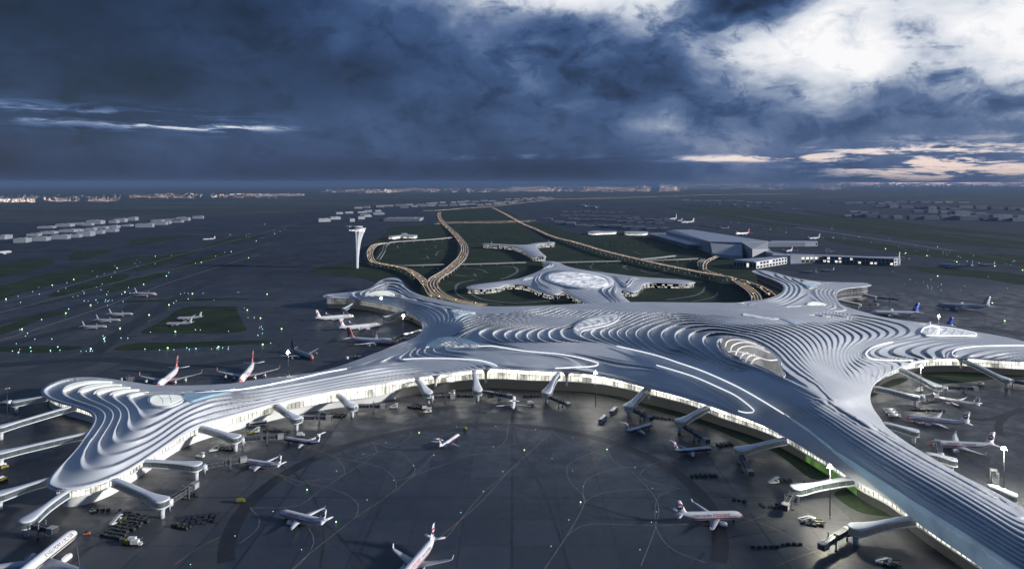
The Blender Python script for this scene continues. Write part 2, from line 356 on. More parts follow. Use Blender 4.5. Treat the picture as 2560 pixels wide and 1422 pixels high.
def apron_fn(q,b):
    geo=q.n('ShaderNodeNewGeometry'); pos=geo.outputs['Position']; s=q.n('ShaderNodeSeparateXYZ'); q.t.links.new(pos,s.inputs[0]); x,y=s.outputs[0],s.outputs[1]
    big=q.noise(pos,.006,4,.55); mid=q.noise(pos,.06,6,.65,.3); fine=q.noise(pos,.7,4,.7)
    # slab tint: each 30 m bay poured separately
    def cell(sz):
        v=q.n('ShaderNodeTexWhiteNoise',noise_dimensions='2D')
        q.t.links.new(q.comb(q.m('FLOOR',q.m('DIVIDE',x,sz)),q.m('FLOOR',q.m('DIVIDE',y,sz))),v.inputs[0]); return v.outputs[0]
    def joint(sz,w):
        a=q.m('PINGPONG',x,sz/2); c=q.m('PINGPONG',y,sz/2); mm=q.m('MINIMUM',a,c); return q.mapr(mm,0.,w,1.,0.)
    t=q.m('ADD',q.m('MULTIPLY',big,.5),q.m('ADD',q.m('MULTIPLY',mid,.35),q.m('ADD',q.m('MULTIPLY',fine,.12),q.m('MULTIPLY',cell(26.),.16))))
    c=q.ramp(t,[(.34,(.014,.020,.031)),(.5,(.027,.035,.050)),(.72,(.052,.061,.081))])
    far=q.mapr(y,700.,1500.,0.,1.)
    ex=q.m('SUBTRACT',x,-19.); ey=q.m('SUBTRACT',y,378.); rad_=q.m('SQRT',q.m('ADD',q.m('MULTIPLY',ex,ex),q.m('MULTIPLY',ey,ey)))
    outr=q.m('MULTIPLY',q.m('MULTIPLY',q.mapr(rad_,128.,130.,0.,1.),q.m('SUBTRACT',1.,far)),q.mapr(y,330.,200.,1.,.55))
    c=q.mix(q.m('MULTIPLY',outr,.75),c,q.ramp(t,[(.30,(.032,.033,.035)),(.55,(.058,.058,.058)),(.78,(.10,.097,.093))]))
    jm=q.m('MAXIMUM',q.m('MULTIPLY',joint(26.,.5),.9),q.m('MULTIPLY',joint(130.,1.1),1.))
    c=q.mix(q.m('MULTIPLY',jm,q.m('SUBTRACT',1.,far)),c,(.012,.014,.018,1))
    q.t.links.new(c,b.inputs['Base Color'])
    q.t.links.new(q.m('MAXIMUM',q.mapr(mid,.35,.65,.33,.62),q.m('MULTIPLY',far,.8)),b.inputs['Roughness']); q.t.links.new(q.m('SUBTRACT',.5,q.m('MULTIPLY',far,.35)),b.inputs['Specular IOR Level'])
    bm=q.n('ShaderNodeBump'); q.t.links.new(q.m('MULTIPLY',q.m('SUBTRACT',1.,far),.12),bm.inputs['Strength']); bm.inputs['Distance'].default_value=.1; q.t.links.new(fine,bm.inputs['Height']); q.t.links.new(bm.outputs[0],b.inputs['Normal'])
M['apron']=mat('apron_concrete',(.05,.05,.06),.45,fn=apron_fn)
def grass_fn(q,b):
    geo=q.n('ShaderNodeNewGeometry'); pos=geo.outputs['Position']
    c=q.ramp(q.m('ADD',q.m('MULTIPLY',q.noise(pos,.02,5,.6),.6),q.m('MULTIPLY',q.noise(pos,.35,5,.7),.4)),[(.35,(.014,.024,.014)),(.5,(.026,.042,.022)),(.66,(.048,.062,.036))])
    q.t.links.new(c,b.inputs['Base Color'])
M['grass']=mat('grass',(.03,.05,.02),.95,fn=grass_fn,spec=.1)
M['asphalt']=mat('asphalt',(.022,.023,.026),.55,fn=vary(.3,.3))
M['ring']=mat('dark_asphalt_band',(.017,.017,.018),.5,fn=vary(.15,.35))
M['line']=mat('painted_line',(.22,.20,.19),.6,fn=vary(.4,.5))
M['path']=mat('pale_path',(.16,.17,.17),.8,fn=vary(.3,.2))
M['road']=mat('road_deck',(.055,.052,.05),.6,fn=vary(.3,.25))
M['conc']=mat('concrete',(.34,.34,.34),.75,fn=vary(.15,.15))
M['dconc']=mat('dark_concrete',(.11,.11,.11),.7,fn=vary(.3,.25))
M['white']=mat('white_panel',(.66,.68,.72),.38,fn=vary(.08,.06))
M['roof']=mat('roof_panel',(.54,.56,.59),.45,fn=vary(.035,.11,8,rough=(.36,.54)),spec=.4)
M['steel']=mat('grey_steel',(.30,.31,.33),.4,.5,fn=vary(.6,.15))
M['dsteel']=mat('dark_steel',(.06,.065,.07),.45,.4,fn=vary(.8,.3))
M['black']=mat('black_rubber',(.015,.015,.017),.7)
M['dglass']=mat('dark_glass',(.02,.03,.04),.08,fn=vary(.2,.3))
def bridge_glass(q,b):
    geo=q.n('ShaderNodeNewGeometry'); tcn=q.n('ShaderNodeTexCoord')
    nz=q.noise(tcn.outputs['Object'],.35,3)
    q.t.links.new(q.ramp(nz,[(.3,(.035,.05,.055)),(.7,(.11,.14,.15))]),b.inputs['Base Color'])
M['bglass']=mat('bridge_glass',(.15,.2,.2),.12,fn=bridge_glass,emit=(.75,.82,.80),es=.035)
def lit(col,s,scale=.6,lo=.25,stretch=(1,1,1)):
    def f(q,b):
        tcn=q.n('ShaderNodeTexCoord'); mp=q.n('ShaderNodeMapping'); q.t.links.new(tcn.outputs['Object'],mp.inputs[0]); mp.inputs['Scale'].default_value=stretch
        nz=q.noise(mp.outputs[0],scale,5,.6); q.t.links.new(q.mapr(nz,.35,.62,s*lo,s),b.inputs['Emission Strength'])
    return f
M['hall']=mat('lit_hall_interior',(.5,.5,.48),.5,emit=(1,.985,.93),es=3,fn=lit((1,1,1),5.2,.10,.14,(1,1,.3)))
M['gallery']=mat('lit_gallery_glass',(.25,.25,.22),.25,emit=(.95,.93,.78),es=1,fn=lit((1,1,1),1.6,.12,.18,(1,1,.35)))
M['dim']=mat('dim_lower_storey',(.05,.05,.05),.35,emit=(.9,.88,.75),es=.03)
M['hallfar']=mat('far_hall_glass',(.2,.2,.19),.3,emit=(1,.97,.85),es=.4,fn=lit((1,1,1),.30,.05,.12,(1,1,.3)))
M['hallgreen']=mat('green_lit_wall',(.1,.3,.05),.5,emit=(.50,1,.22),es=1.2,fn=lit((1,1,1),.22,.12,.15,(1,1,.4)))
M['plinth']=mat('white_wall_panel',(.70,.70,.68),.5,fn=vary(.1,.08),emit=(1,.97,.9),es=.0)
M['soffit']=mat('soffit_panel',(.62,.62,.60),.5,fn=vary(.1,.06))
M['stripl']=mat('light_strip',(.8,.8,.8),.4,emit=(.95,.98,1),es=.95)
M['skyl']=mat('lit_skylight',(.5,.5,.5),.2,emit=(.93,.97,1),es=.9,fn=lit((1,1,1),.50,.18,.12,(1,1,1)))
M['skyb']=mat('blue_skylight_glass',(.25,.40,.50),.12,emit=(.62,.84,1),es=.3,fn=lit((1,1,1),.15,.05,.6,(1,1,1)))
M['skycres']=mat('crescent_skylight',(.6,.6,.55),.25,emit=(.95,1,.93),es=.75,fn=lit((1,1,1),.62,.05,.7,(1,1,1)))
M['lamp']=mat('lamp_glow',(1,1,.9),.4,emit=(1,.97,.78),es=120)
M['green']=mat('green_taxi_light',(.6,1,.5),.4,emit=(.45,1,.30),es=4.5)
M['blue']=mat('white_blue_taxi_light',(.6,.8,1),.4,emit=(.25,.68,.72),es=2.4)
M['win']=mat('lit_window',(.8,.8,.7),.4,emit=(1,.93,.80),es=2.2,fn=lit((1,1,1),1.5,.35,.05,(1,1,1)))
M['winrow']=mat('window_band',(.05,.06,.07),.2,emit=(1,.93,.78),es=.5,fn=lit((1,1,1),.9,.22,-.35,(1,1,1)))
M['city']=mat('city_glow',(.5,.4,.3),.5,emit=(1,.66,.45),es=14,fn=None)
M['cityw']=mat('city_white_glow',(.5,.5,.5),.5,emit=(.95,.88,.95),es=13)
M['head']=mat('headlight_glow',(1,1,.8),.4,emit=(1,.78,.45),es=4.5)
M['tail']=mat('tail_light_glow',(1,.3,.1),.4,emit=(1,.5,.2),es=4)
M['trail']=mat('light_trail_strip',(1,.8,.5),.4,emit=(1,.74,.42),es=1.5)  # glow for added strips that imitate light trails, no real lamps
M['massA']=mat('pale_massing_block',(.36,.37,.40),.8,fn=vary(.02,.12))
M['massB']=mat('grey_massing_block',(.24,.26,.30),.8,fn=vary(.02,.12))
M['oldroof']=mat('metal_roof_sheet',(.30,.34,.42),.4,fn=vary(.05,.1))
M['leaf']=mat('foliage',(.06,.10,.03),.9,fn=vary(.4,.5),spec=.1)
M['trunk']=mat('bark',(.05,.035,.025),.9)
M['pw']=mat('aircraft_white',(.74,.74,.76),.28,fn=vary(.25,.04))
M['pg']=mat('aircraft_grey',(.42,.44,.48),.35)
M['pred']=mat('livery_red',(.55,.06,.07),.3)
M['pdred']=mat('livery_dark_red',(.20,.02,.03),.35)
M['pdgrey']=mat('livery_dark_grey',(.30,.32,.38),.35)
M['pblue']=mat('livery_navy',(.02,.035,.11),.3)
M['ptail']=mat('livery_royal_blue',(.02,.07,.45),.3)
M['ppink']=mat('livery_pale_red',(.62,.22,.20),.3)
M['gold']=mat('livery_gold',(.5,.36,.08),.35)
M['yellow']=mat('vehicle_yellow',(.20,.19,.03),.45,fn=vary(1.5,.25))
M['vwhite']=mat('vehicle_white',(.72,.72,.70),.35)
M['orange']=mat('vehicle_orange',(.45,.16,.05),.5)
M['crate']=mat('dark_container',(.035,.037,.042),.5,fn=vary(1.2,.5))
# ------------------------------------------------------------------ curve helpers
def Tf(fr,s):
    x0,y0,k=FR[fr]; v=[float(t) for t in s.replace(',',' ').split()]
    return [(x0+k*a,y0+k*b) for a,b in zip(v[::2],v[1::2])]
def cr(pts,closed=False,n=8):
    p=np.asarray(pts,float)
    p=np.vstack([p[-1],p,p[0],p[1]]) if closed else np.vstack([2*p[0]-p[1],p,2*p[-1]-p[-2]])
    out=[]
    for i in range(1,len(p)-2):
        t=np.linspace(0,1,n,endpoint=False)[:,None]; a,b,c,d=p[i-1],p[i],p[i+1],p[i+2]
        out.append(.5*((2*b)+(-a+c)*t+(2*a-5*b+4*c-d)*t**2+(-a+3*b-3*c+d)*t**3))
    if not closed: out.append(p[-2:-1])
    return np.vstack(out)
def conf(p): p=np.asarray(p,float); return np.stack([p[...,0],1700*np.log(p[...,1]-400)],-1)
def resamp(p,step):
    q=conf(p[:,:2]); d=np.r_[0,np.cumsum(np.hypot(*np.diff(q,axis=0).T))]
    n=max(2,int(d[-1]/step)+1); t=np.linspace(0,d[-1],n)
    return np.stack([np.interp(t,d,p[:,i]) for i in range(p.shape[1])],1)
def tps(P,v,lam=30.):
    n=len(P); P=P/1000.; d2=((P[:,None]-P[None])**2).sum(-1)
    K=np.where(d2>0,d2*np.log(d2+1e-12)*.5,0)+np.eye(n)*lam*1e-4
    A=np.zeros((n+3,n+3)); A[:n,:n]=K; A[:n,n]=1; A[:n,n+1:]=P; A[n,:n]=1; A[n+1:,:n]=P.T
    return P,np.linalg.solve(A,np.r_[v,0,0,0])
def ev(m,X):
    P,w=m; X=X/1000.; out=np.zeros(len(X))
    for i in range(0,len(X),4000):
        x=X[i:i+4000]; d2=((x[:,None]-P[None])**2).sum(-1)
        out[i:i+4000]=(d2*np.log(d2+1e-12)*.5)@w[:len(P)]+w[len(P)]+x@w[len(P)+1:]
    return out
def inside(poly,X):
    x,y=X[:,0],X[:,1]; c=np.zeros(len(X),bool); px,py=poly[:,0],poly[:,1]; j=len(px)-1
    for i in range(len(px)):
        if py[i]!=py[j]: c^=((py[i]>y)!=(py[j]>y))&(x<(px[j]-px[i])*(y-py[i])/(py[j]-py[i])+px[i])
        j=i
    return c
def segdist(poly,X,closed=True):
    """distance of points X to polyline, and the closest points"""
    a=poly; b=np.roll(poly,-1,0) if closed else poly[1:]
    if not closed: a=poly[:-1]
    best=np.full(len(X),1e18); cp=np.zeros((len(X),2))
    for i in range(len(a)):
        d=b[i]-a[i]; L=(d*d).sum()
        t=np.clip(((X-a[i])@d)/(L+1e-12),0,1); c=a[i]+t[:,None]*d; dd=((X-c)**2).sum(1); m=dd<best
        best[m]=dd[m]; cp[m]=c[m]
    return np.sqrt(best),cp
def unproj(px,py,h):
    k=(CAMH-h)/(py-YH); return np.stack([(px-1280)*k,FPX*k,np.broadcast_to(h,k.shape)],-1)
# ------------------------------------------------------------------ main roof: height and rib fields over the measured plan
o_=[]
for fr,s,h0,h1 in OUT:
    q=Tf(fr,s); o_+=[(*p,h) for p,h in zip(q,np.linspace(h0,h1,len(q)))]
EDGE=cr(o_,closed=True,n=6)
HC=[('Z','300,1060',15.5),('Z','250,1150',14.8),('Z','200,985',14.5),
('Z','960,735',19),('Z','980,712',17.5),('Z','1060,800',21),('Z','1110,800',25),('Z','1150,830',27),('Z','1250,800',31),('Z','1250,870',27),('Z','1600,935',25),('Z','1850,805',45),('Z','1950,800',43),
('Z','2110,880',29),('Z','1980,770',28),
('P','100,130',25),
('Z','2250,850',23),('Z','2400,870',20),('Z','2560,880',19),('Q','1060,420',24),('Q','1100,300',22),('Z','1650,775',35),('Z','1400,785',31)]
e2=resamp(EDGE,60)
HL=[('P','620,150 800,270 1000,400 1200,520 1500,690 1750,830 2022,985 2300,1140',30,27),('P','250,330 500,520 800,720 1100,910 1400,1100 1700,1290 2022,1500',20.5,20.),('P','350,200 700,420 1000,620 1300,810 1600,1000 1900,1190 2200,1370',26,24),
('O','1000,100 1250,180 1420,330 1480,480 1560,640 1700,800 1850,920 2000,1040',45,34),('O','1700,100 1950,250 1900,450 1900,650 2020,850 2150,980',33,26),
('Z','1400,830 1410,850 1440,880',35,28),('Z','1550,800 1560,840 1600,880 1640,905',37,27),('Z','1700,820 1720,870 1780,920 1850,970 1930,1020',42,26),
('Z','300,1055 420,1018 520,998 620,980 720,960 820,938 900,915',16,20.5)]
_p=[];_v=[]
for fr,s,a,b in HL:
    q=cr(Tf(fr,s)); q=resamp(q,70); _p.append(q); _v+=list(np.linspace(a,b,len(q)))
hp=np.vstack([e2[:,:2]]+[np.array(Tf(f,s)) for f,s,_ in HC]+_p); hv=np.r_[e2[:,2],[h for *_,h in HC],_v]
HM=tps(conf(hp),hv,60.)
Ps=[];Vs=[]
for lv,fr,s in CON:
    q=resamp(cr(Tf(fr,s)),32 if fr=='P' else 55); Ps.append(q); Vs+=[lv]*len(q)
PM=tps(conf(np.vstack(Ps)),np.array(Vs,float),30.)
FLAT=[('N','900,480 1300,480 1800,530 2300,600 2530,655 2400,690 1990,700 1240,700 900,725 500,780 300,800 350,640 700,610',.12),
('Z','1560,925 1700,930 1795,972 1868,1012 1882,1026 1860,1036 1700,990 1560,950 1500,935',.12),
('P','0,122 200,252 400,412 600,547 800,672 1000,812 1200,942 1500,1132 1800,1332 2100,1512 2000,1700 1750,1440 1120,1012 600,680 200,420 -150,215 -330,120 -200,20',0.),
('R','230,780 480,690 900,675 850,760 500,965 415,1150 420,1290 250,1280 140,1020',.15),
('Z','1400,764 1607,756 1850,757 1960,763 2050,785 1900,781 1650,766 1480,776',.1),
('R','1130,120 1130,190 1900,330 2300,345 1400,190',.3)]
HOLE=cr(Tf('O','475,365 500,325 600,303 800,325 1000,422 1130,512 1190,585 1200,650 1245,750 1200,775 1100,715 900,625 700,540 560,480'),closed=True,n=4)
def amp(X):
    a=np.ones(len(X))
    for fr,s,k in FLAT:
        pl=cr(Tf(fr,s),closed=True,n=3); bb=(X[:,0]>pl[:,0].min()-20)&(X[:,0]<pl[:,0].max()+20)&(X[:,1]>pl[:,1].min()-20)&(X[:,1]<pl[:,1].max()+20)
        idx=np.where(bb)[0]
        if not len(idx): continue
        x=X[idx]; d,_=segdist(conf(pl),conf(x)); d=np.where(inside(pl,x),d,-d); t=np.clip((d+20)/60,0,1); t=t*t*(3-2*t)
        a[idx]*=1-(1-k)*t
    return a
EH=EDGE[:,:2]
def hfield(X):
    return ev(HM,conf(X))
def _unused_base(X):
    X=np.asarray(X,float); return unproj(X[:,0],X[:,1],hfield(X))
def rib(X,h):
    f=ev(PM,conf(X))
    return f
def make_roof_grid():
    xs=np.arange(96,2720,2.1); ys=[660.]
    while ys[-1]<1640: ys.append(ys[-1]+ (.95 if ys[-1]<830 else 1.4 if ys[-1]<1000 else 2.0))
    ys=np.array(ys); gx,gy=np.meshgrid(xs,ys); ny,nx=gx.shape; X=np.c_[gx.ravel(),gy.ravel()]
    ins=inside(EH,X)&~inside(HOLE,X)
    G=ins.reshape(ny,nx); cell=G[:-1,:-1]|G[1:,:-1]|G[:-1,1:]|G[1:,1:]
    use=np.zeros((ny,nx),bool); use[:-1,:-1]|=cell; use[1:,:-1]|=cell; use[:-1,1:]|=cell; use[1:,1:]|=cell
    u=use.ravel(); out=u&~ins
    d1,c1=segdist(EH,X[out]); d2,c2=segdist(HOLE,X[out]); X[out]=np.where((d1<d2)[:,None],c1,c2)
    idx=-np.ones(len(X),int); idx[u]=np.arange(u.sum()); XY=X[u]
    ii,jj=np.where(cell); a=idx[ii*nx+jj]; b=idx[ii*nx+jj+1]; c=idx[(ii+1)*nx+jj+1]; d=idx[(ii+1)*nx+jj]
    F=np.stack([d,c,b,a],1)
    return XY,F,out[u],u,(ny,nx),xs,ys
XY,F,onedge,UM,GS,gxs,gys=make_roof_grid()
h=hfield(XY); f=rib(XY,h)
GF=np.full(GS[0]*GS[1],np.nan); GF[UM]=f; GF=GF.reshape(GS)
def gdiff(Z,c,ax):
    d=np.diff(Z,axis=ax)/np.diff(c).reshape((-1,1) if ax==0 else (1,-1)); pad=[(0,0),(0,0)]; pad[ax]=(0,1); a=np.pad(d,pad,constant_values=np.nan); pad[ax]=(1,0); b=np.pad(d,pad,constant_values=np.nan)
    return np.nan_to_num(np.where(np.isnan(a),b,np.where(np.isnan(b),a,(a+b)/2)))
fx=gdiff(GF,gxs,1).ravel()[UM]; fy=gdiff(GF,gys,0).ravel()[UM]
k=(CAMH-h)/(XY[:,1]-YH)                   # metres per measured pixel
mx=k; my=k*FPX/(XY[:,1]-YH)
gr=np.sqrt((fx/mx)**2+(fy/my)**2)         # ribs per metre
qs=1/np.maximum(np.maximum(np.abs(fx)*2.1,np.abs(fy)*np.where(XY[:,1]<830,.95,np.where(XY[:,1]<1000,1.4,2.0))),1e-4)
A=np.clip((qs-3.0)/3.2,0,1)*np.minimum(2.4,.25/np.maximum(gr,1e-3))*np.clip(gr/.012,0,1)*amp(XY)
dE,_=segdist(EH[::2],XY)
s_=f-np.floor(f)
dw=.24-.08*np.clip((XY[:,0]-1850)/120,0,1)
prof=np.where(s_<dw,.5+.5*np.cos(np.pi*s_/dw),(np.maximum(s_-dw,0)/(1-dw))**1.15)
wp=np.clip((XY[:,1]-950)/110,0,1)*np.clip((XY[:,0]-1700)/150,0,1); wp=wp*wp*(3-2*wp)
prof=prof*(1-wp)+wp*(np.sin(np.pi*s_)**.65+.0)*1.15; A=A*(1+.5*wp)*(1-.28*np.clip((XY[:,0]-1850)/150,0,1)*(1-wp))
hh=h+A*(prof-.4)*np.clip(dE/5,0,1); hh[onedge]=h[onedge]
V=unproj(XY[:,0],XY[:,1],hh)
# sink the roof a little towards its own rim so the eave rolls over
term=empty('airport_terminal',P3(1600,1000)); TL=term.location.copy()
tag(term,'vast star-shaped terminal with flowing ribbed silver roof and glowing glass walls','terminal building')
def npmesh(name,V,F,mats,parent,smooth=True,orig=None):
    me=bpy.data.meshes.new(name); o=np.array(orig if orig is not None else (0,0,0),float)
    me.vertices.add(len(V)); me.vertices.foreach_set('co',(V-o).astype(np.float32).ravel())
    n=F.shape[1]; me.loops.add(F.size); me.loops.foreach_set('vertex_index',F.astype(np.int32).ravel())
    me.polygons.add(len(F)); me.polygons.foreach_set('loop_start',np.arange(0,F.size,n,dtype=np.int32)); me.polygons.foreach_set('loop_total',np.full(len(F),n,np.int32))
    me.materials.append(mats); me.polygons.foreach_set('use_smooth',np.full(len(F),smooth)); me.update(calc_edges=True); me.validate()
    ob=bpy.data.objects.new(name,me); COL.objects.link(ob); ob.parent=parent; return ob
roof=npmesh('roof',V,F,M['roof'],term,True,TL)
# ------------------------------------------------------------------ eaves, soffit and glass storeys following the rim
def rim_data(edge,step_m,setf):
    P=unproj(edge[:,0],edge[:,1],edge[:,2]); d=np.r_[0,np.cumsum(np.linalg.norm(np.diff(np.vstack([P,P[:1]])[:,:2],axis=0),axis=1))]
    n=int(d[-1]/step_m); t=np.linspace(0,d[-1],n,endpoint=False); PP=np.vstack([P,P[:1]])
    Q=np.stack([np.interp(t,d,PP[:,i]) for i in range(3)],1)
    E=np.vstack([edge,edge[:1]]); ix=np.stack([np.interp(t,d,E[:,i]) for i in range(2)],1)
    sm=3
    T=np.roll(Q,-sm,0)-np.roll(Q,sm,0); T=T[:,:2]/np.linalg.norm(T[:,:2],axis=1)[:,None]
    N=np.stack([-T[:,1],T[:,0]],1)
    # outline runs clockwise seen from above or not: test
    area=(Q[:,0]*np.roll(Q[:,1],-1)-np.roll(Q[:,0],-1)*Q[:,1]).sum()
    if area<0: N=-N
    return Q,N,ix,t
RQ,RN,RI,RT=rim_data(EDGE,3.0,None)
def setback(ix):
    x,y=ix[:,0],ix[:,1]; s=np.full(len(x),5.0)
    c=(y>880)&(x>1000)&(x<1750); s[c]=5+9*np.clip(1-np.abs(x[c]-1330)/420,0,1)**.5
    r=(x>2150)&(y>885)&(y<1010); s[r]=9
    s[(y<780)&(x>1150)&(x<1900)]=8
    for _ in range(12): s=(np.roll(s,1)+s+np.roll(s,-1))/3
    return s
RS=setback(RI)
def ringmesh(name,profile,mats,sel=None,smooth=True,close=True,parent=None):
    """profile: list of (inset array or number, height array or number)"""
    n=len(RQ); rows=[]
    for ins_,z in profile:
        p=np.zeros((n,3)); p[:,:2]=RQ[:,:2]+RN*np.broadcast_to(ins_,n)[:,None]; p[:,2]=np.broadcast_to(z,n); rows.append(p)
    V=np.vstack(rows); F=[]
    jj=np.arange(n); kk=(jj+1)%n
    if sel is not None: ok=sel; jj,kk=jj[ok],kk[ok]
    for r in range(len(profile)-1): F.append(np.stack([r*n+jj,r*n+kk,(r+1)*n+kk,(r+1)*n+jj],1))
    return npmesh(name,V,np.vstack(F),mats,parent or term,smooth,TL)
EHt=RQ[:,2]
ringmesh('eave_rim',[(0,EHt),(-.35,EHt-.3),(-.35,EHt-1.0),(.3,EHt-1.35)],M['white'])
ringmesh('soffit',[(.3,EHt-1.35),(RS*.55,EHt-1.9),(RS+.3,EHt-1.6)],M['soffit'])
x,y=RI[:,0],RI[:,1]
west=(x<1000)&(y>885)|(x<260)                # left pier, both sides
bay=(x<1070)&(y>730)&(y<=885)
centre=(y>880)&(x>=1000)&(x<1760)
pier=(y>985)&(x>=1760)&(x<3000)
rbay=(x>2150)&(y>885)&(y<1060)
storey=np.where(west,5.2,np.where(centre,8.5,6.2)); 
for _ in range(10): storey=(np.roll(storey,1)+storey+np.roll(storey,-1))/3
top=EHt-1.6; mid=storey+(top-storey)*np.where(west,.62,.45)
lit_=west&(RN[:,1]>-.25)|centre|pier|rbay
ringmesh('hall_glass',[(RS+.2,top),(RS+.2,mid+.2)],M['hall'],sel=lit_)
ringmesh('gallery_glass',[(RS,mid),(RS,storey+.35)],M['gallery'],sel=lit_)
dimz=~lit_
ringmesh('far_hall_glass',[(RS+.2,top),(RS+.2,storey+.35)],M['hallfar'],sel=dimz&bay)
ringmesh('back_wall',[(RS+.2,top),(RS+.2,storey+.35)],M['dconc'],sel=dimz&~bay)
ringmesh('green_lit_wall',[(RS+.9,storey-.3),(RS+.9,.8)],M['hallgreen'],sel=pier&(RI[:,0]>2000)&(RI[:,0]<2125)&(RI[:,1]>1090))
ringmesh('transom_band',[(RS+.25,mid+.25),(RS-.25,mid+.25),(RS-.25,mid-.1),(RS+.1,mid-.1)],M['white'],smooth=False)
ringmesh('floor_edge',[(RS+.1,storey+.5),(RS-.9,storey+.5),(RS-.9,storey-.2),(RS+1.4,storey-.25)],M['white'],smooth=False)
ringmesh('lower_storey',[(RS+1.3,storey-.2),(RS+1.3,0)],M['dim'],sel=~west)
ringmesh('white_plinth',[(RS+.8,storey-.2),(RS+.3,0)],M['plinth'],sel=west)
mb=MB()
nn=len(RQ)
for i in range(0,nn,1):
    if not (west[i] or bay[i] or centre[i] or pier[i] or rbay[i] or (RI[i,0]>2050 and 715<RI[i,1]<790)): continue
    if RI[i,0]>2700: continue
    p=RQ[i,:2]+RN[i]*(RS[i]-.2); a=math.atan2(RN[i][1],RN[i][0])
    z0=storey[i]+.5; z1=top[i]+.1
    mb.box((p[0]-TL.x,p[1]-TL.y,(z0+z1)/2),(.35,.16 if i%4 else .38,z1-z0),a)
mb.build('mullion_grid',M['steel'],term)
# big funnel columns in the central hall
for cx,cy in ((1217,958),(1418,958),(1610,985),(2410,917),(1100,962)):
    d2=((RI-np.array([cx,cy-14]))**2).sum(1); i=int(d2.argmin()); p=RQ[i]+np.r_[RN[i]*(RS[i]-2.2),0]
    rings=[]
    for tt in np.linspace(0,1,9):
        r=2.0+9.5*max(0,(tt-.45)/.55)**2.2; z=storey[i]-3+ (RQ[i,2]-1.9-storey[i]+3)*tt
        rings.append([(p[0]+r*math.cos(q)*.55-TL.x,p[1]+r*math.sin(q)*.55-TL.y,z) for q in np.linspace(0,2*math.pi,17)[:-1]])
    m=MB(); m.loft(rings); m.build('funnel_column',M['soffit'],term,True)
# ------------------------------------------------------------------ things lying on the roof: skylights, arches, light strips
def rh(X,lift=.0):
    X=np.asarray(X,float).reshape(-1,2); h=hfield(X); f=ev(PM,conf(X)); return h+1.6*amp(X)*0+lift
def ribbon(name,fr,s,w,m,lift=1.6,n=8,wend=None):
    c=resamp(cr(Tf(fr,s),n=n),14); P=unproj(c[:,0],c[:,1],rh(c,lift)); T=np.gradient(P[:,:2],axis=0); T/=np.linalg.norm(T,axis=1)[:,None]+1e-9
    N=np.stack([-T[:,1],T[:,0]],1); ww=np.linspace(w,wend if wend else w,len(P))[:,None]/2 if not callable(w) else w(np.linspace(0,1,len(P)))[:,None]/2
    taper=1
    mb=MB(); rows=[]
    for sgn,dz in ((1,-.9),(1,0),(-1,0),(-1,-.9)):
        q=P.copy(); q[:,:2]+=N*ww*sgn; q[:,2]+=dz; rows.append(q-np.array(TL))
    rings=[[rows[k][i] for k in range(4)] for i in range(len(P))]; mb.loft(rings,closed=True); return mb.build(name,m,term)
RB=lambda a,b=None:(lambda t:a*np.clip(np.minimum(t,1-t)*12,.25,1))
ribbon('light_strip','N','40,596 250,585 500,584 800,592 1000,608 1120,632 1200,660 1247,684',RB(.36),M['stripl'])
ribbon('light_strip','N','1000,430 1170,425 1300,445 1600,490 2000,525 2250,565 2450,615 2545,650 2480,685 2300,695 1990,711',RB(.36),M['stripl'])
ribbon('light_strip','O','-280,620 0,703 200,770 450,880 650,975 790,1075 870,1145 880,1170 830,1183 760,1180 690,1160',RB(.36),M['stripl'])
ribbon('light_strip','O','-750,395 -300,500 0,598 200,665 400,745 700,885 1000,1055 1300,1240',RB(.36),M['stripl'])
ribbon('light_strip','P','0,112 200,245 300,325 420,418',RB(1.2),M['skyb'])
ribbon('light_strip','R','740,408 600,435 450,485 375,545 360,585 400,625 500,655 700,663 1010,664',RB(.36),M['stripl'])
ribbon('light_strip','R','1600,605 1560,575 1590,530 1700,495 1900,470 2200,458 2560,455 2800,460',RB(.36),M['stripl'])
ribbon('light_strip','M','0,515 300,495 600,465 900,410 1200,345 1400,300 1650,255',RB(.36),M['stripl'])
ribbon('light_strip','N','1000,430 700,432 450,430 330,445',RB(.36),M['stripl'])
def patch(name,poly,m,lift=1.8,step=None,parent=None,thick=.5):
    """a glazed panel laid in the roof, following its curve"""
    poly=np.asarray(poly,float); x0,y0=poly.min(0); x1,y1=poly.max(0); sx=step or max(3.,(x1-x0)/40); sy=max(1.2,(y1-y0)/22)
    gx,gy=np.meshgrid(np.arange(x0,x1,sx),np.arange(y0,y1,sy)); X=np.c_[gx.ravel(),gy.ravel()]
    X=X[inside(poly,X)]; 
    if len(X): d,_=segdist(poly,X); X=X[d>min(sx,sy)*.5]
    allp=np.vstack([poly,X]); n=len(poly)
    r=geometry.delaunay_2d_cdt([Vector(p) for p in allp],[(i,(i+1)%n) for i in range(n)],[],1,1e-4)
    vv=np.array([tuple(p) for p in r[0]]); V=unproj(vv[:,0],vv[:,1],rh(vv,lift))-np.array(TL)
    mb=MB(); mb.add(V,r[2]); 
    # rim skirt so the panel has depth
    b=unproj(poly[:,0],poly[:,1],rh(poly,lift))-np.array(TL); lo=b.copy(); lo[:,2]-=thick+1.2
    mb.add(list(b)+list(lo),[(i,(i+1)%n,n+(i+1)%n,n+i) for i in range(n)])
    return mb.build(name,m,parent or term,True)
CRES=[('345,215 380,165 470,125 620,100 760,95 920,105 760,108 640,122 520,150 420,185'),('525,230 560,185 650,150 790,130 900,128 1030,138 900,142 780,158 660,188 580,212'),
('705,245 740,205 830,178 950,165 1050,163 1130,170 1020,175 920,190 820,215 750,238'),('890,260 930,225 1020,202 1120,193 1230,195 1130,205 1040,222 960,245'),('1085,275 1130,247 1220,230 1340,222 1250,238 1160,262')]
for s in CRES: patch('crescent_skylight',cr(Tf('L',s),closed=True,n=3),M['skycres'],1.35)
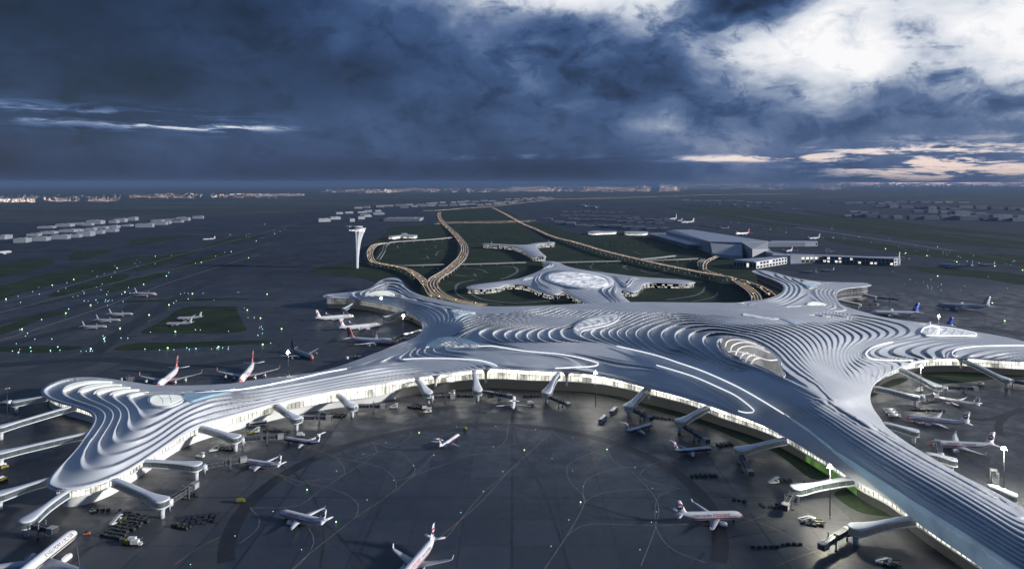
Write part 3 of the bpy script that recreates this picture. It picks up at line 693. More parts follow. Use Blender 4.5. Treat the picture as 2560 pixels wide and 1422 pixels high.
patch('oval_skylight',cr(Tf('L','1355,330 1370,285 1440,262 1560,258 1680,265 1725,295 1690,325 1600,362 1500,378 1400,368'),closed=True,n=4),M['skycres'],2.3)
patch('blue_roof_glass',cr(Tf('L','1740,290 1770,235 1900,232 2100,222 2290,212 2100,250 1960,285 1820,325'),closed=True,n=3),M['skyb'],1.9)
patch('skylight_frame',cr(Tf('L','1330,330 1350,275 1430,250 1560,246 1700,252 1750,295 1710,335 1610,374 1500,392 1390,380'),closed=True,n=4),M['white'],1.95)
patch('fan_skylight',cr(Tf('N','340,435 400,375 500,330 620,315 780,325 930,375 1010,415 880,425 600,430'),closed=True,n=4),M['skyb'],1.7)
patch('fan_skylight_pane',cr(Tf('N','520,405 600,378 680,372 760,395 900,415 1000,424 700,428 560,425'),closed=True,n=4),M['skyl'],1.95)
patch('triangle_skylight',cr(Tf('E','1785,472 1900,478 2050,502 1960,515 1880,535 1830,562 1815,520'),closed=True,n=4),M['skyb'],1.7)
patch('triangle_skylight_pane',cr(Tf('E','1800,480 1900,482 2040,503 1950,512 1870,520'),closed=True,n=4),M['skyl'],1.95)
patch('crescent_skylight',cr(Tf('E','890,320 980,290 1080,278 1150,285 1200,315 1150,318 1060,322'),closed=True,n=4),M['skycres'],1.9)
SK1=cr(Tf('F','660,590 690,550 760,505 860,470 960,452 1080,450 1088,480 1060,515 980,550 880,575 760,600 740,625 730,650 690,630'),closed=True,n=4)
patch('valley_skylight',SK1,M['white'],1.9); patch('valley_skylight_pane',cr(Tf('F','672,590 700,555 770,515 870,482 980,462 1060,460 1060,490 980,530 880,555 760,578 700,605'),closed=True,n=4),M['skyl'],2.3)
SK2=cr(Tf('R','1120,270 1150,230 1220,200 1330,200 1500,215 1700,250 1870,290 1890,315 1800,325 1500,325 1200,320'),closed=True,n=4)
patch('arched_skylight_frame',SK2,M['white'],1.8); patch('arched_skylight',cr(Tf('R','1140,268 1170,235 1230,210 1330,208 1500,226 1700,260 1850,296 1860,312 1780,317 1500,317 1210,310'),closed=True,n=4),M['skyl'],2.3)
patch('crescent_skylight',cr(Tf('Q','1005,640 1080,605 1150,600 1250,615 1305,640 1200,638 1100,642'),closed=True,n=4),M['skycres'],1.7)
patch('triangle_skylight',cr(Tf('Q','920,290 1000,275 1150,280 1220,300 1150,320 1100,350 1010,345'),closed=True,n=4),M['skyb'],1.7)
patch('ridge_light_strip',cr(Tf('Q','0,785 150,810 330,845 560,870 420,880 200,855 0,825'),closed=True,n=3),M['skyl'],1.0)
patch('ridge_light_strip',cr(Tf('Q','580,862 700,885 860,975 780,950 700,915'),closed=True,n=3),M['skyb'],1.0)
WEDGE=Tf('P','400,405 600,528 800,655 1000,790 1200,915 1500,1105 1800,1300 2100,1490 2100,1620 1700,1400 1500,1262 1300,1128 1100,985 950,845 780,715 600,565')
patch('glass_wedge',np.array(WEDGE),M['skyb'],1.9,step=10)
def arch(fr,s,r,hgt,m,name,par=None,lift=2.):
    c=cr(Tf(fr,s),n=6); t=np.linspace(0,1,len(c)); z=rh(c,lift)+hgt*np.sin(np.pi*t)
    P=unproj(c[:,0],c[:,1],z)-np.array(TL); mb=MB(); mb.tube([tuple(p) for p in P],r,6); return mb.build(name,m,par or term,True)
for s in ('1225,205 1240,240 1220,290','1350,215 1355,250 1250,315','1480,228 1480,265 1390,318','1600,250 1600,280 1560,322','1730,268 1720,300 1680,322'): arch('R',s,.5,1.2,M['white'],'skylight_rib')
for s in ('1130,280 1160,230 1240,200 1340,198 1500,212 1700,247 1870,288 1895,312 1840,325'): arch('R','1130,280 1160,230 1240,200 1340,198 1500,212 1700,247 1870,288 1895,312 1840,325 1500,328 1200,322',.6,0,M['stripl'],'skylight_rim'); break
for k in range(6): arch('F',f'{700+k*62},{560-k*17} {735+k*60},{572-k*14} {760+k*55},{578-k*12}',.35,.8,M['white'],'skylight_rib')
for k in range(6): arch('N',f'{470+k*75},{345-min(k,2)*8+max(0,k-3)*14} {520+k*80},{375+k*4} {600+k*75},{422}',.45,.6,M['white'],'skylight_rib')
for k in range(4): arch('E',f'{1830+k*45},{478+k*5} {1845+k*40},{500} {1870+k*38},{520-k*4}',.4,.5,M['white'],'skylight_rib')
for s in ('1440,262 1500,320 1500,378','1570,258 1590,300 1600,362','1400,300 1560,300 1700,285'): arch('L',s,.28,.2,M['white'],'skylight_rib')
M['archl']=mat('glowing_white_arch',(.7,.7,.7),.5,emit=(1,.98,.95),es=.55)  # interior light put into the arches as emission, they are no lamps
# ------------------------------------------------------------------ open atrium beside the pier root
hz=unproj(HOLE[:,0],HOLE[:,1],hfield(HOLE)+.2); n=len(hz); floorz=13.
cen=hz.mean(0)
mb=MB(); lo=hz.copy(); lo[:,2]=floorz; lo[:,:2]=cen[:2]+(hz[:,:2]-cen[:2])*1.12
ol=hz.copy(); ol[:,2]-=1.2
mb.add(list(hz-np.array(TL))+list(ol-np.array(TL))+list(lo-np.array(TL)),[(i,(i+1)%n,n+(i+1)%n,n+i) for i in range(n)]+[(n+i,n+(i+1)%n,2*n+(i+1)%n,2*n+i) for i in range(n)])
mb.build('atrium_wall',mat('atrium_wall',(.5,.49,.48),.5,emit=(1,.97,.93),es=.16,fn=lit((1,1,1),.20,.05,.15)),term,True)  # wall glows by itself to stand in for interior light
mb=MB(); big=lo.copy(); big[:,:2]=cen[:2]+(hz[:,:2]-cen[:2])*1.25; big[:,2]=floorz; mb.add(list(big-np.array(TL)),[tuple(range(n))]); mb.build('atrium_floor',mat('atrium_floor',(.40,.38,.37),.3,emit=(1,.97,.92),es=.2,fn=lit((1,1,1),.30,.06,.12)),term)  # floor brightness from lit interior is put in as emission
mb=MB(); mb.tube([tuple(p-np.array(TL)) for p in np.vstack([hz,hz[:1]])+[0,0,.3]],.55,6,caps=False); mb.build('atrium_rim',M['white'],term,True)
for s in ('535,410 560,350 640,325 760,335 900,380','595,470 620,400 720,360 850,370 1000,430','655,515 690,440 780,405 900,415 1060,480','715,550 740,505 800,480','780,580 810,530 880,505','840,610 880,560 960,540','560,472 620,463 720,472 850,505 960,545 1060,570 1150,565'):
    arch('O',s,.5,2.0,M['archl'],'atrium_arch',lift=.2)
for q,(px,py,r) in enumerate(((1915,903,16),(1900,906,8),(1928,905,6))):
    p=P3(px,py,floorz)-TL; mb=MB(); mb.loft([[(p.x+rr*math.cos(a),p.y+rr*math.sin(a),z) for a in np.linspace(0,2*math.pi,25)[:-1]] for rr,z in ((r,floorz+.1),(r,floorz+1.2),(r-.8,floorz+1.2),(r-.8,floorz+.2))]); mb.build('kiosk_ring',M['dconc'] if q else M['steel'],term,True)
for q in range(9):
    p=P3(1895+q*7,895+(q*5)%14,floorz)-TL; mb=MB(); mb.box((p.x,p.y,floorz+1),(2.5,2,2),q*.5); mb.build('kiosk',M['dconc'],term)

# black direction sign inside the hall glass
d2=((RI-np.array([1377,917]))**2).sum(1); i=int(d2.argmin()); p=np.array(RQ[i]); a=math.atan2(RN[i][1],RN[i][0])-math.pi/2; q=p[:2]+RN[i]*(RS[i]-1.0)
def sgn(pts,w=.5):
    m_=[]
    for (x0,z0),(x1,z1) in zip(pts[:-1],pts[1:]):
        mb.bar((q[0]+x0*math.cos(a)-TL.x,q[1]+x0*math.sin(a)-TL.y,top[i]-3.4+z0),(q[0]+x1*math.cos(a)-TL.x,q[1]+x1*math.sin(a)-TL.y,top[i]-3.4+z1),.3,w)
mb=MB(); sgn([(-.6,1.5),(1.1,1.5),(1.2,.5),(-1.5,-1.5)]); sgn([(.2,0),(1.5,-1.4)]); sgn([(-1.5,-.6),(-1.5,-1.5),(-.6,-1.5)]); sgn([(-1.8,.6),(-1.2,1.0)]); mb.build('direction_sign',M['black'],term)
# ------------------------------------------------------------------ ground, grass, pavement markings
SZ=[0]
def sheet(name,pts,m,z,kind='structure',label=None,closed_smooth=True,n=4):
    c=cr(pts,closed=True,n=n) if closed_smooth else np.array(pts,float)
    SZ[0]+=1; z+=(SZ[0]%60)*.002; V=[tuple(P3(px,py,z)) for px,py in c]; mb=MB(); mb.add(V,[tuple(range(len(V)))]); o=mb.build(name,m)
    return tag(o,label,None,None,kind)
def land_fn(q,b):
    geo=q.n('ShaderNodeNewGeometry'); pos=geo.outputs['Position']; mp=q.n('ShaderNodeMapping'); q.t.links.new(pos,mp.inputs[0]); mp.inputs['Scale'].default_value=(.35,1,1)
    nz=q.m('ADD',q.m('MULTIPLY',q.noise(mp.outputs[0],.0016,6,.6),.6),q.m('MULTIPLY',q.noise(mp.outputs[0],.012,4,.6),.4))
    q.t.links.new(q.ramp(nz,[(.36,(.018,.028,.024)),(.48,(.036,.046,.044)),(.6,(.070,.078,.080))]),b.inputs['Base Color'])
M['land']=mat('open_land',(.03,.04,.04),.9,fn=land_fn,spec=.2)
mb=MB(); mb.add([(-50000,-1500,-.5),(50000,-1500,-.5),(50000,46000,-.5),(-50000,46000,-.5)],[(0,1,2,3)]); tag(mb.build('ground',M['land']),kind='structure')
AP=[(-700,1500),(-600,560),(-100,556),(250,560),(420,548),(900,520),(1100,512),(1500,503),(1900,500),(2300,500),(2560,515),(3200,545),(3300,1500)]
V=[tuple(P3(px,py,0)) for px,py in AP]; V=[(-420,60,0)]+[v for v in V[1:-1]]+[(420,60,0)]
V[0]=(-1200,60,0); V[-1]=(1200,60,0)
mb=MB(); mb.add(V,[tuple(range(len(V)))]); tag(mb.build('apron',M['apron']),kind='structure')
# grass islands (measured plan outlines)
GR=[('H','-60,780 100,740 400,660 700,600 1000,500 1250,440 1130,432 800,480 400,560 100,640 -60,680'),
('H','-60,600 200,560 390,500 410,460 250,455 0,500 -60,520'),('H','540,470 700,450 850,400 880,385 700,390 560,410'),('H','370,745 600,720 900,640 1000,580 900,575 700,620 500,680'),
('H','770,735 1000,680 1200,610 1300,570 1200,565 1000,610 850,670'),('H','1020,545 1200,520 1400,450 1530,400 1400,402 1200,450'),('H','1330,530 1500,500 1700,440 1780,400 1650,415 1450,480'),
('H','1000,330 1040,345 1150,340 1350,300 1500,280 1350,275 1150,290 1020,310'),('H','1560,370 1700,350 1900,320 2050,270 1850,280 1680,320'),('H','-50,1050 100,1010 300,930 500,880 480,860 300,880 100,950 -50,1000'),
('H','1090,1025 1300,1030 1700,1030 1890,1010 1890,970 1830,850 1850,825 1700,820 1420,830 1300,900 1200,960'),('H','960,790 1300,785 1700,775 1900,770 1890,757 1600,758 1200,770 980,775'),
('H','900,1160 1300,1150 1800,1120 2100,1105 2110,1090 1900,1085 1500,1095 1100,1100 950,1120'),('H','-50,1165 300,1180 600,1150 620,1130 300,1125 0,1130 -50,1140'),
('I','140,840 250,800 400,770 600,750 700,760 800,800 1000,860 1040,910 900,960 850,965 700,920 450,900 250,880 160,865'),
('K','500,75 1000,110 1700,200 2100,250 2560,300 2560,345 2000,300 1500,230 1000,165 600,100'),('K','420,90 700,120 1000,180 1200,205 1100,212 800,170 500,120'),
('K','1300,270 1600,300 1900,340 2300,370 2560,385 2560,440 2300,420 1900,380 1500,320'),('K','1200,110 1700,165 2200,225 2560,258 2560,268 2100,240 1600,190'),('K','1850,450 2200,470 2560,500 2560,560 2300,520 2000,490'),
('C','-330,310 -100,300 200,285 500,310 800,355 1100,440 1400,530 1740,665 1740,590 1400,455 1000,350 600,285 200,262 -100,275 -330,290'),
('C','-500,345 -330,325 -330,300 -480,315'),('D','-60,600 200,700 420,860 560,830 500,780 200,640 -60,540'),('D','560,960 700,1060 850,1090 960,1080 900,1030 760,960 640,925'),
('R','480,1030 600,1050 800,1010 940,935 900,915 750,930 600,975'),('R','1250,1000 1500,990 1900,960 2200,930 2560,940 2560,880 2200,850 1600,830 1150,880'),('R','420,1120 520,1130 500,1160 425,1175'),
('E','1290,585 1380,625 1480,665 1490,620 1440,560 1330,520 1300,545')]
for fr,s in GR: sheet('grass_verge',Tf(fr,s),M['grass'],.05)
sheet('park_lawn',Tf('I','800,560 960,440 1000,380 1500,345 2560,330 2900,420 3400,560 4000,680 4700,760 5000,850 5250,1000 5100,1150 4700,1190 4000,1230 2900,1260 2200,1260 1700,1200 1300,1080 1100,900 750,800'),M['grass'],.06)
sheet('park_lawn',Tf('I','1560,215 2040,170 2360,290 1620,320'),M['grass'],.06)
sheet('park_lawn',Tf('K','-50,250 250,250 420,300 700,380 930,480 1060,600 900,560 600,440 300,370 -50,330'),M['grass'],.10)
GZ=[0]
def gline(name,fr,s,w,m,z=.04,kind='structure',smooth=True,lab=None):
    GZ[0]+=1; z+=(GZ[0]%60)*.0025
    pts=Tf(fr,s); c=resamp(cr(pts) if smooth else np.array(pts,float),30); P=unproj(c[:,0],c[:,1],np.full(len(c),z))
    T=np.gradient(P[:,:2],axis=0); T/=np.linalg.norm(T,axis=1)[:,None]+1e-9; N=np.stack([-T[:,1],T[:,0]],1)
    ww=(w(np.linspace(0,1,len(P)))[:,None] if callable(w) else w)/2
    a=P.copy(); a[:,:2]+=N*ww; b=P.copy(); b[:,:2]-=N*ww; n=len(P); mb=MB(); mb.add(list(a)+list(b),[(i,n+i,n+i+1,i+1) for i in range(n-1)]); return tag(mb.build(name,m),kind=kind)
for fr,s,w in (('H','-60,960 600,820 1300,650 2000,500 2300,440',24),('H','-60,1140 500,1010 900,900 1060,800',22),('H','700,1200 900,1050 1300,800 1600,640 1900,520',20),('H','150,830 900,690 1500,540 2100,380',26),('H','1700,480 2473,520',14),('H','-60,1280 800,1230 1400,1290 2000,1230',18),
('K','600,130 1200,215 1900,320 2560,430',26),('R','1900,190 2560,330',18),('K','1700,560 2000,630 2560,700',20),('S','860,500 1000,525 1150,490 1298,430',6),('S','1120,640 1100,560 1180,480 1298,460',5)): gline('taxiway_strip',fr,s,w,M['asphalt'],.03)
# the dark asphalt ring around the manoeuvring area
ang=np.linspace(R(-25),R(205),120); cx_,cy_,rr_=-19.,378.,129.
mb=MB(); n=len(ang)
mb.add([(cx_+(rr_-4)*math.cos(a),cy_+(rr_-4)*math.sin(a),.02) for a in ang]+[(cx_+(rr_+4)*math.cos(a),cy_+(rr_+4)*math.sin(a),.02) for a in ang],[(i,i+1,n+i+1,n+i) for i in range(n-1)])
tag(mb.build('apron_ring_band',M['ring']),kind='structure')
LW=.42
for fr,s in (('C','175,525 160,620 90,680 -80,720 -300,800 -500,870'),('C','450,560 350,660 200,790 0,1010 -200,1180 -330,1290'),('C','450,560 520,620 700,690 800,720'),
('C','800,660 600,740 540,790 560,880 640,960 650,1010 560,1180 400,1422'),('C','790,690 850,770 950,820 1100,1000 1090,1160 1000,1400'),('C','1070,770 850,800 680,850 640,920 650,1010'),
('C','1240,920 900,930 720,960 650,1010'),('C','1060,775 990,830 1060,880 1240,920'),('C','1240,920 1120,960 1090,1030 1100,1180 1200,1300 1400,1380'),('C','1300,1140 1100,1150 700,1140 600,1170 540,1215'),
('C','270,690 0,710 -150,720'),('B','820,630 850,690 800,740 500,930 350,1030 60,1040'),('B','600,730 650,800 620,850 360,880'),('B','600,730 850,780 960,860 950,940 720,1100 450,1310 320,1422'),
('B','350,875 600,930 730,1010 720,1100'),('B','60,1040 120,1110 100,1180 0,1260'),('B','820,630 1000,700 1090,800 1040,870 960,940'),('B','1210,690 1180,740 1060,860'),('B','430,1170 460,1250 400,1360 330,1422'),
('B','1740,760 1500,960 1270,1240'),('B','500,860 350,900 250,840 100,800'),('B','1060,560 1060,600 960,660 700,750'),('B','1660,525 1500,560 1400,540'),('C','175,525 300,560 450,560'),
('A','400,995 600,998 800,965'),('A','525,1270 545,1422'),('D','0,1100 250,1200 600,1422')): gline('taxi_line',fr,s,LW,M['line'],.04)
for fr,s in (('H','-40,800 400,700 900,560 1400,420 1900,290 2300,180'),('H','-40,880 500,740 1000,610 1600,470 2100,330'),('H','-40,1100 700,860 1300,640 2000,420'),('K','400,100 1000,190 1800,300 2560,420'),('K','300,60 1200,150 2000,250 2560,330'),
('H','1000,345 600,370 0,390'),('R','1870,190 2560,180')): gline('runway_line',fr,s,2.2,M['line'],.07)
for fr,s,w in (('I','1080,570 1110,640 1090,600 1075,585',3),('I','1180,655 1300,660',2),('I','1500,570 1470,600 1370,610',2.5),('I','1490,680 1510,640 1570,620',3.5),('I','1310,715 1420,715 1390,680',4),
('I','1440,810 1520,830 1500,800',3),('I','1690,880 1850,905 1920,900 1900,870',4),('I','1780,810 1950,820 2040,860',3),('I','2200,790 2330,800 2360,850 2250,910 2180,930',5),('I','1700,1020 1750,970 1900,935',4),('I','1700,1020 1720,1090 1900,1170 2200,1200',3),
('J','250,620 400,690 700,720 1000,700 1250,690',4),('J','150,590 140,560 200,530 350,510',3),('J','1330,380 1400,370 1370,400 1500,440',3),('J','1670,400 1690,375 1720,370 1680,400 1720,415',3),('J','1830,420 1950,455 2080,420',3.5),('J','2420,570 2400,620 2300,660 2070,690',4),
('J','2540,625 2500,670 2300,710',3),('J','1770,250 1850,280 1950,275',2.5),('J','1400,150 1420,170 1500,170',2),('J','1860,560 1845,620 1750,650',2)): gline('park_path',fr,s,w,M['path'],.12)
for fr,s in (('B','120,470 230,390 300,460 150,470'),('B','440,410 560,330 600,350 460,400'),('A','1320,530 1400,480 1460,470 1400,540')): pass
def tyre_fn(q,b):
    geo=q.n('ShaderNodeNewGeometry'); nz=q.noise(geo.outputs['Position'],.12,6,.75); q.t.links.new(q.ramp(nz,[(.42,(.014,.015,.018)),(.62,(.040,.043,.050))]),b.inputs['Base Color'])
M['tyre']=mat('tyre_darkened_concrete',(.02,.02,.02),.5,fn=tyre_fn)
for fr,s in (('C','205,430 200,520 260,680 420,1000 560,1422'),('C','910,560 780,620 560,720'),('C','1200,690 1060,700 800,690'),('B','490,640 640,700 800,900'),('B','250,780 420,900 520,1180 500,1422'),('B','400,1090 560,1160 800,1422'),('C','1240,1100 1000,1110 650,1010'),
('S','950,400 1100,430 1298,470'),('S','870,545 1050,560 1298,600'),('A','440,1422 560,1300 700,1240'),('B','1240,660 1120,760 900,1000 700,1422'),('C','1900,1180 1500,1240 1300,1422')): gline('tyre_track',fr,s,1.3,M['tyre'],.025)
# lead-in lines at the stands
for fr,s in (('B','300,620 420,660 600,730'),('B','30,745 160,800 360,875'),('C','1060,515 940,600 800,660'),('C','1430,665 1300,700 1070,770'),('C','205,350 200,430 175,525'),('A','1190,1390 1330,1290 1500,1200'),('D','520,1290 380,1330 200,1400'),('D','270,1040 120,1090 -60,1150'),('S','620,330 800,400 1000,430'),('S','400,490 700,540 1000,580'),('S','570,690 850,730 1100,760')): gline('stand_lead_in_line',fr,s,.38,M['line'],.045)
# ------------------------------------------------------------------ fixed walkways from the hall to the stands
def walkway(a,b,h0,h1,lab,pod=3.8,wide=1.6,col=True,grp='fixed boarding walkways round the terminal'):
    S=P3(*a,h0); E=P3(*b,h1); D=E-S; L=Vector((D.x,D.y)).length; ux=Vector((D.x,D.y,0)).normalized(); uy=Vector((-ux.y,ux.x,0))
    base=E-ux*pod*.9; base.z=0; root=empty('boarding_walkway',base); tag(root,lab,'boarding walkway',grp)
    S=S-base; n=26
    def w(t):
        d=(1-t)*L
        tp=wide+ (pod-wide)*max(0,min(1,(pod*4.6-d)/(pod*3.2)))**1.7
        if d<pod: tp=min(tp,math.sqrt(max(0,pod*pod-(pod-d)**2)))
        return max(tp,.15)
    T=[0]+[i/n for i in range(1,n-4)]+[1-x*pod/L for x in (1.0,.75,.5,.3,.15,.05,0)]
    T=sorted(set(min(1,max(0,t)) for t in T))
    def ring(t,z0,z1,k=1.,e=0.):
        c=S+ux*L*t; zt=h0+(h1-h0)*(t*t*(3-2*t)); ww=w(t)*k+e
        return [c*1+uy*ww*s_+Vector((0,0,zt-c.z+z)) for s_,z in ((1,z0),(1,z1),(-1,z1),(-1,z0))]
    def r2(t,zs):   # arched roof cross-section
        c=S+ux*L*t; zt=h0+(h1-h0)*(t*t*(3-2*t)); ww=w(t)+.45
        return [c+uy*ww*s_+Vector((0,0,zt-c.z+z)) for s_,z in zs]
    m=MB(); m.loft([r2(t,((1,-.45),(1.0,-.1),(.6,.28),(0,.38),(-.6,.28),(-1.0,-.1),(-1,-.45))) for t in T]); m.build('roof',M['white'],root,True)
    m=MB(); m.loft([ring(t,-3.3,-3.9 ,1,.35) for t in T]); m.build('floor_slab',M['white'],root)
    m=MB(); m.loft([ring(t,-.45,-3.3) for t in T])
    for i in range(1,int(L/5)):
        t=i*5/L
        if t>.97: break
        for s_ in (1,-1):
            c=S+ux*L*t+uy*(w(t)+.06)*s_; zt=h0+(h1-h0)*(t*t*(3-2*t)); c.z=zt
            m.bar(c+Vector((0,0,-.5)),c+Vector((0,0,-3.3)),.14,mi=1)
    m.build('glass_side',[M['bglass'],M['steel']],root)
    if col:
        rings=[]
        for z,r in ((0,1.5),(h1*.35,1.5),(h1*.5,1.9),(h1-3.9,3.4)): rings.append([(r*math.cos(q)*.9,r*math.sin(q)*.9,z) for q in np.linspace(0,2*math.pi,17)[:-1]])
        m=MB(); m.loft(rings); m.build('support_pier',M['white'],root,True)
    return root,E,ux
def jetbridge(a,b,lab,h=5.6,cab=True,sections=2,colr='dsteel'):
    S=P3(*a,h); E=P3(*b,h-.8); D=E-S; L=D.length; ux=Vector((D.x,D.y,0)).normalized(); uy=Vector((-ux.y,ux.x,0))
    base=Vector((S.x,S.y,0)); root=empty('apron_drive_bridge',base); tag(root,lab,'boarding bridge','telescopic boarding bridges at the stands')
    m=MB(); m.loft([[(1.9*math.cos(q),1.9*math.sin(q),z) for q in np.linspace(0,2*math.pi,17)[:-1]] for z in (h-2.4,h+1.)]); m.build('rotunda',M['white'],root,True)
    m=MB(); m.tube([(0,0,0),(0,0,h-2.4)],.5,10); m.build('column',M['steel'],root,True)
    S0=Vector((0,0,h)); E0=E-base
    for k in range(sections):
        p=S0.lerp(E0,(k+.12)/(sections+.12)); q=S0.lerp(E0,(k+1.)/(sections+.12)); wd=2.5-.4*(k%2)
        m=MB(); m.bar(p,q,wd,2.5-.4*(k%2),0)
        l=(q-p).length; nn=max(2,int(l/2.4)); dr=(q-p)/nn
        for i in range(nn+1):
            c=p+dr*i
            for s_ in (1,-1):
                f=c+uy*s_*(wd/2+.12); m.bar(f-Vector((0,0,1.3)),f+Vector((0,0,1.3)),.18,.18,1)
                if i<nn: m.bar(f-Vector((0,0,1.2)),f+dr+Vector((0,0,1.2)),.14,.14,1)
        for z in (-1.25,1.25):
            for s_ in (1,-1): m.bar(p+uy*s_*(wd/2+.1)+Vector((0,0,z)),q+uy*s_*(wd/2+.1)+Vector((0,0,z)),.22,.22,1)
        m.build('tunnel',[M[colr],M['steel']],root)
    leg=S0.lerp(E0,.66)
    m=MB()
    for s_ in (1,-1):
        m.bar(Vector((leg.x,leg.y,0))+uy*s_*2,Vector((leg.x,leg.y,leg.z+3.2))+uy*s_*2,.5)
    m.bar(Vector((leg.x,leg.y,leg.z-1.6))-uy*2,Vector((leg.x,leg.y,leg.z-1.6))+uy*2,.5); m.build('lift_leg',M['steel'],root)
    for s_ in (1,-1):
        c=Vector((leg.x,leg.y,.5))+uy*s_*2; m=MB(); m.tube([c-uy*.5,c+uy*.5],.5,10); m.build('wheel',M['black'],root,True)
    if cab:
        m=MB(); m.bar(E0-ux*1.5,E0+ux*2.6,3.6,3.1); m.bar(E0+ux*2.6,E0+ux*3.2,3.2,2.8,1); m.build('cab',[M['conc'],M['dsteel']],root)
    return root
WK=[((286,1197),(415,1251),11.5,10,'lowest walkway of the near left pier, ending in a round pod above baggage carts'),
((360,1150),(504,1158),11.5,10,'second walkway from the tip on the right flank of the left pier'),
((500,1064),(598,1092),12,10,'flared walkway leading to the long lattice bridge of the dark blue jet'),
((684,1006),(747,1046),12.5,9.5,'white walkway standing right of the small white bus under the left pier'),
((836,973),(885,1016),13,9,'walkway whose dark bridge points right toward a lone white truck'),
((1040,942),(1075,983),16,9,'slim white walkway beside the first funnel column, left part of the central hall'),
((1185,926),(1195,978),19,9,'near vertical white walkway in the middle of the central hall'),
((1397,932),(1361,983),19,9,'bent white walkway below the small black signs of the central hall'),
((1622,966),(1566,1016),15,9,'walkway crossing the hall front above two parked buses'),
((1786,1007),(1692,1053),13,9,'walkway reaching left toward the second plane with a dark blue tail section'),
((1964,1095),(1838,1122),12,9,'dark walkway of the right pier, first one left of the green lit wall'),
((2132,1194),(1978,1216),12,9,'walkway behind the tall bright lamp mast on the right pier'),
((2286,1292),(2124,1316),12,9,'nearest walkway of the right pier, at the lower right'),
((190,1012),(-12,1068),11.5,9.5,'upper of the glass sided walkways leaving the left pier to the left'),
((224,1080),(-14,1132),11.5,9.5,'brightly lit middle walkway leaving the left pier to the left'),
((128,1194),(-20,1236),11.5,9.5,'lower left walkway cut by the left picture edge'),
((168,1226),(52,1306),11.5,8.5,'walkway running down to the widebody with black lettering'),
((118,990),(28,1003),11.5,9.5,'dark walkway behind the far tip of the left pier'),
((2251,920),(2352,966),14,9,'steep walkway in front of the lit curved hall of the right bay'),
((2186,966),(2300,990),12.5,8.5,'second walkway of the right bay, low over a strip of lawn'),
((2410,898),(2524,949),14,9,'rightmost long walkway of the right bay, sloping from the lit hall'),
((2210,1056),(2298,1076),12,9,'short walkway poking out beside the row of parked tank trucks'),
((2318,1132),(2392,1147),12,9,'pale stub walkway below the widebody with a red and blue cheatline'),
((2470,1212),(2544,1236),12,9,'pale stub walkway at the foot of the right lamp mast'),
((896,751),(856,771),12,8,'little walkway under the far left arm of the roof'),
((1016,776),(958,792),12,8,'walkway between the two lamp masts of the far left bay'),
((1058,824),(1010,835),11,8,'walkway at the bottom of the far left bay, behind the red tailed jumbo'),
((2108,722),(2190,741),12,8,'upper thin walkway of the far right bay'),((2092,749),(2150,759),12,8,'lower thin walkway of the far right bay')]
for a,b,h0,h1,lab in WK: walkway(a,b,h0,h1,lab,pod=3.75 if b[1]>800 else 3.)
JB=[((424,1252),(484,1214),'short lattice bridge with raised cab near the lowest walkway'),((512,1164),(606,1148),'lattice bridge docked to the grey tailed eastern jet on the left'),
((607,1097),(700,1090),'long lattice bridge docked to the nose of the dark blue jet'),((755,1043),(820,1044),'bridge with dark tunnel ending beside black container stacks'),
((892,1014),(955,1015),'empty lattice bridge above the lone white truck'),((1080,991),(1130,991),'short bridge ending at a white belt truck by the hall'),
((1203,978),(1272,990),'bridge docked to the plane facing the central hall'),((1370,990),(1418,1010),'empty bridge slanting down right under the bent walkway'),
((1574,1020),(1622,1044),'bridge docked to the jet left of the middle with a dark tail section'),((1700,1058),(1764,1100),'bridge docked to the jet below the second hall walkway'),
((1846,1126),(1876,1180),'idle dark bridge hanging below the right pier walkway'),((1986,1226),(1964,1264),'bridge with a pale cab left of the tall lamp mast'),
((2118,1324),(2060,1362),'nearest bridge of the right pier with a white cab'),((60,1308),(128,1324),'bridge docked behind the nose of the widebody with black lettering'),
((2364,968),(2436,971),'bridge under the steep walkway of the right bay'),((2306,990),(2334,988),'bridge docked to the upper jet of the right bay'),
((2532,952),(2592,964),'bridge cut off by the right picture edge'),((2352,1136),(2344,1106),'thin upright bridge docked to the lower jet of the right bay'),
((2490,1218),(2484,1180),'short grey bridge standing at the right lamp mast'),((1012,836),(986,846),'bridge docked to the red tailed jumbo in the far bay'),
((2150,761),(2192,761),'lit cream bridge in the far right bay'),((2192,744),(2240,748),'dark thin bridge in the far right bay'),((868,893),(898,893),'small bridge behind the thin neck of the left pier'),
((306,946),(326,948),'bridge stub behind the crescent skylights'),((22,1004),(-20,1018),'lattice bridge behind the unlit mast at the left edge'),((858,772),(868,786),'tiny bridge docked to the topmost white widebody')]
for a,b,lab in JB: jetbridge(a,b,lab)
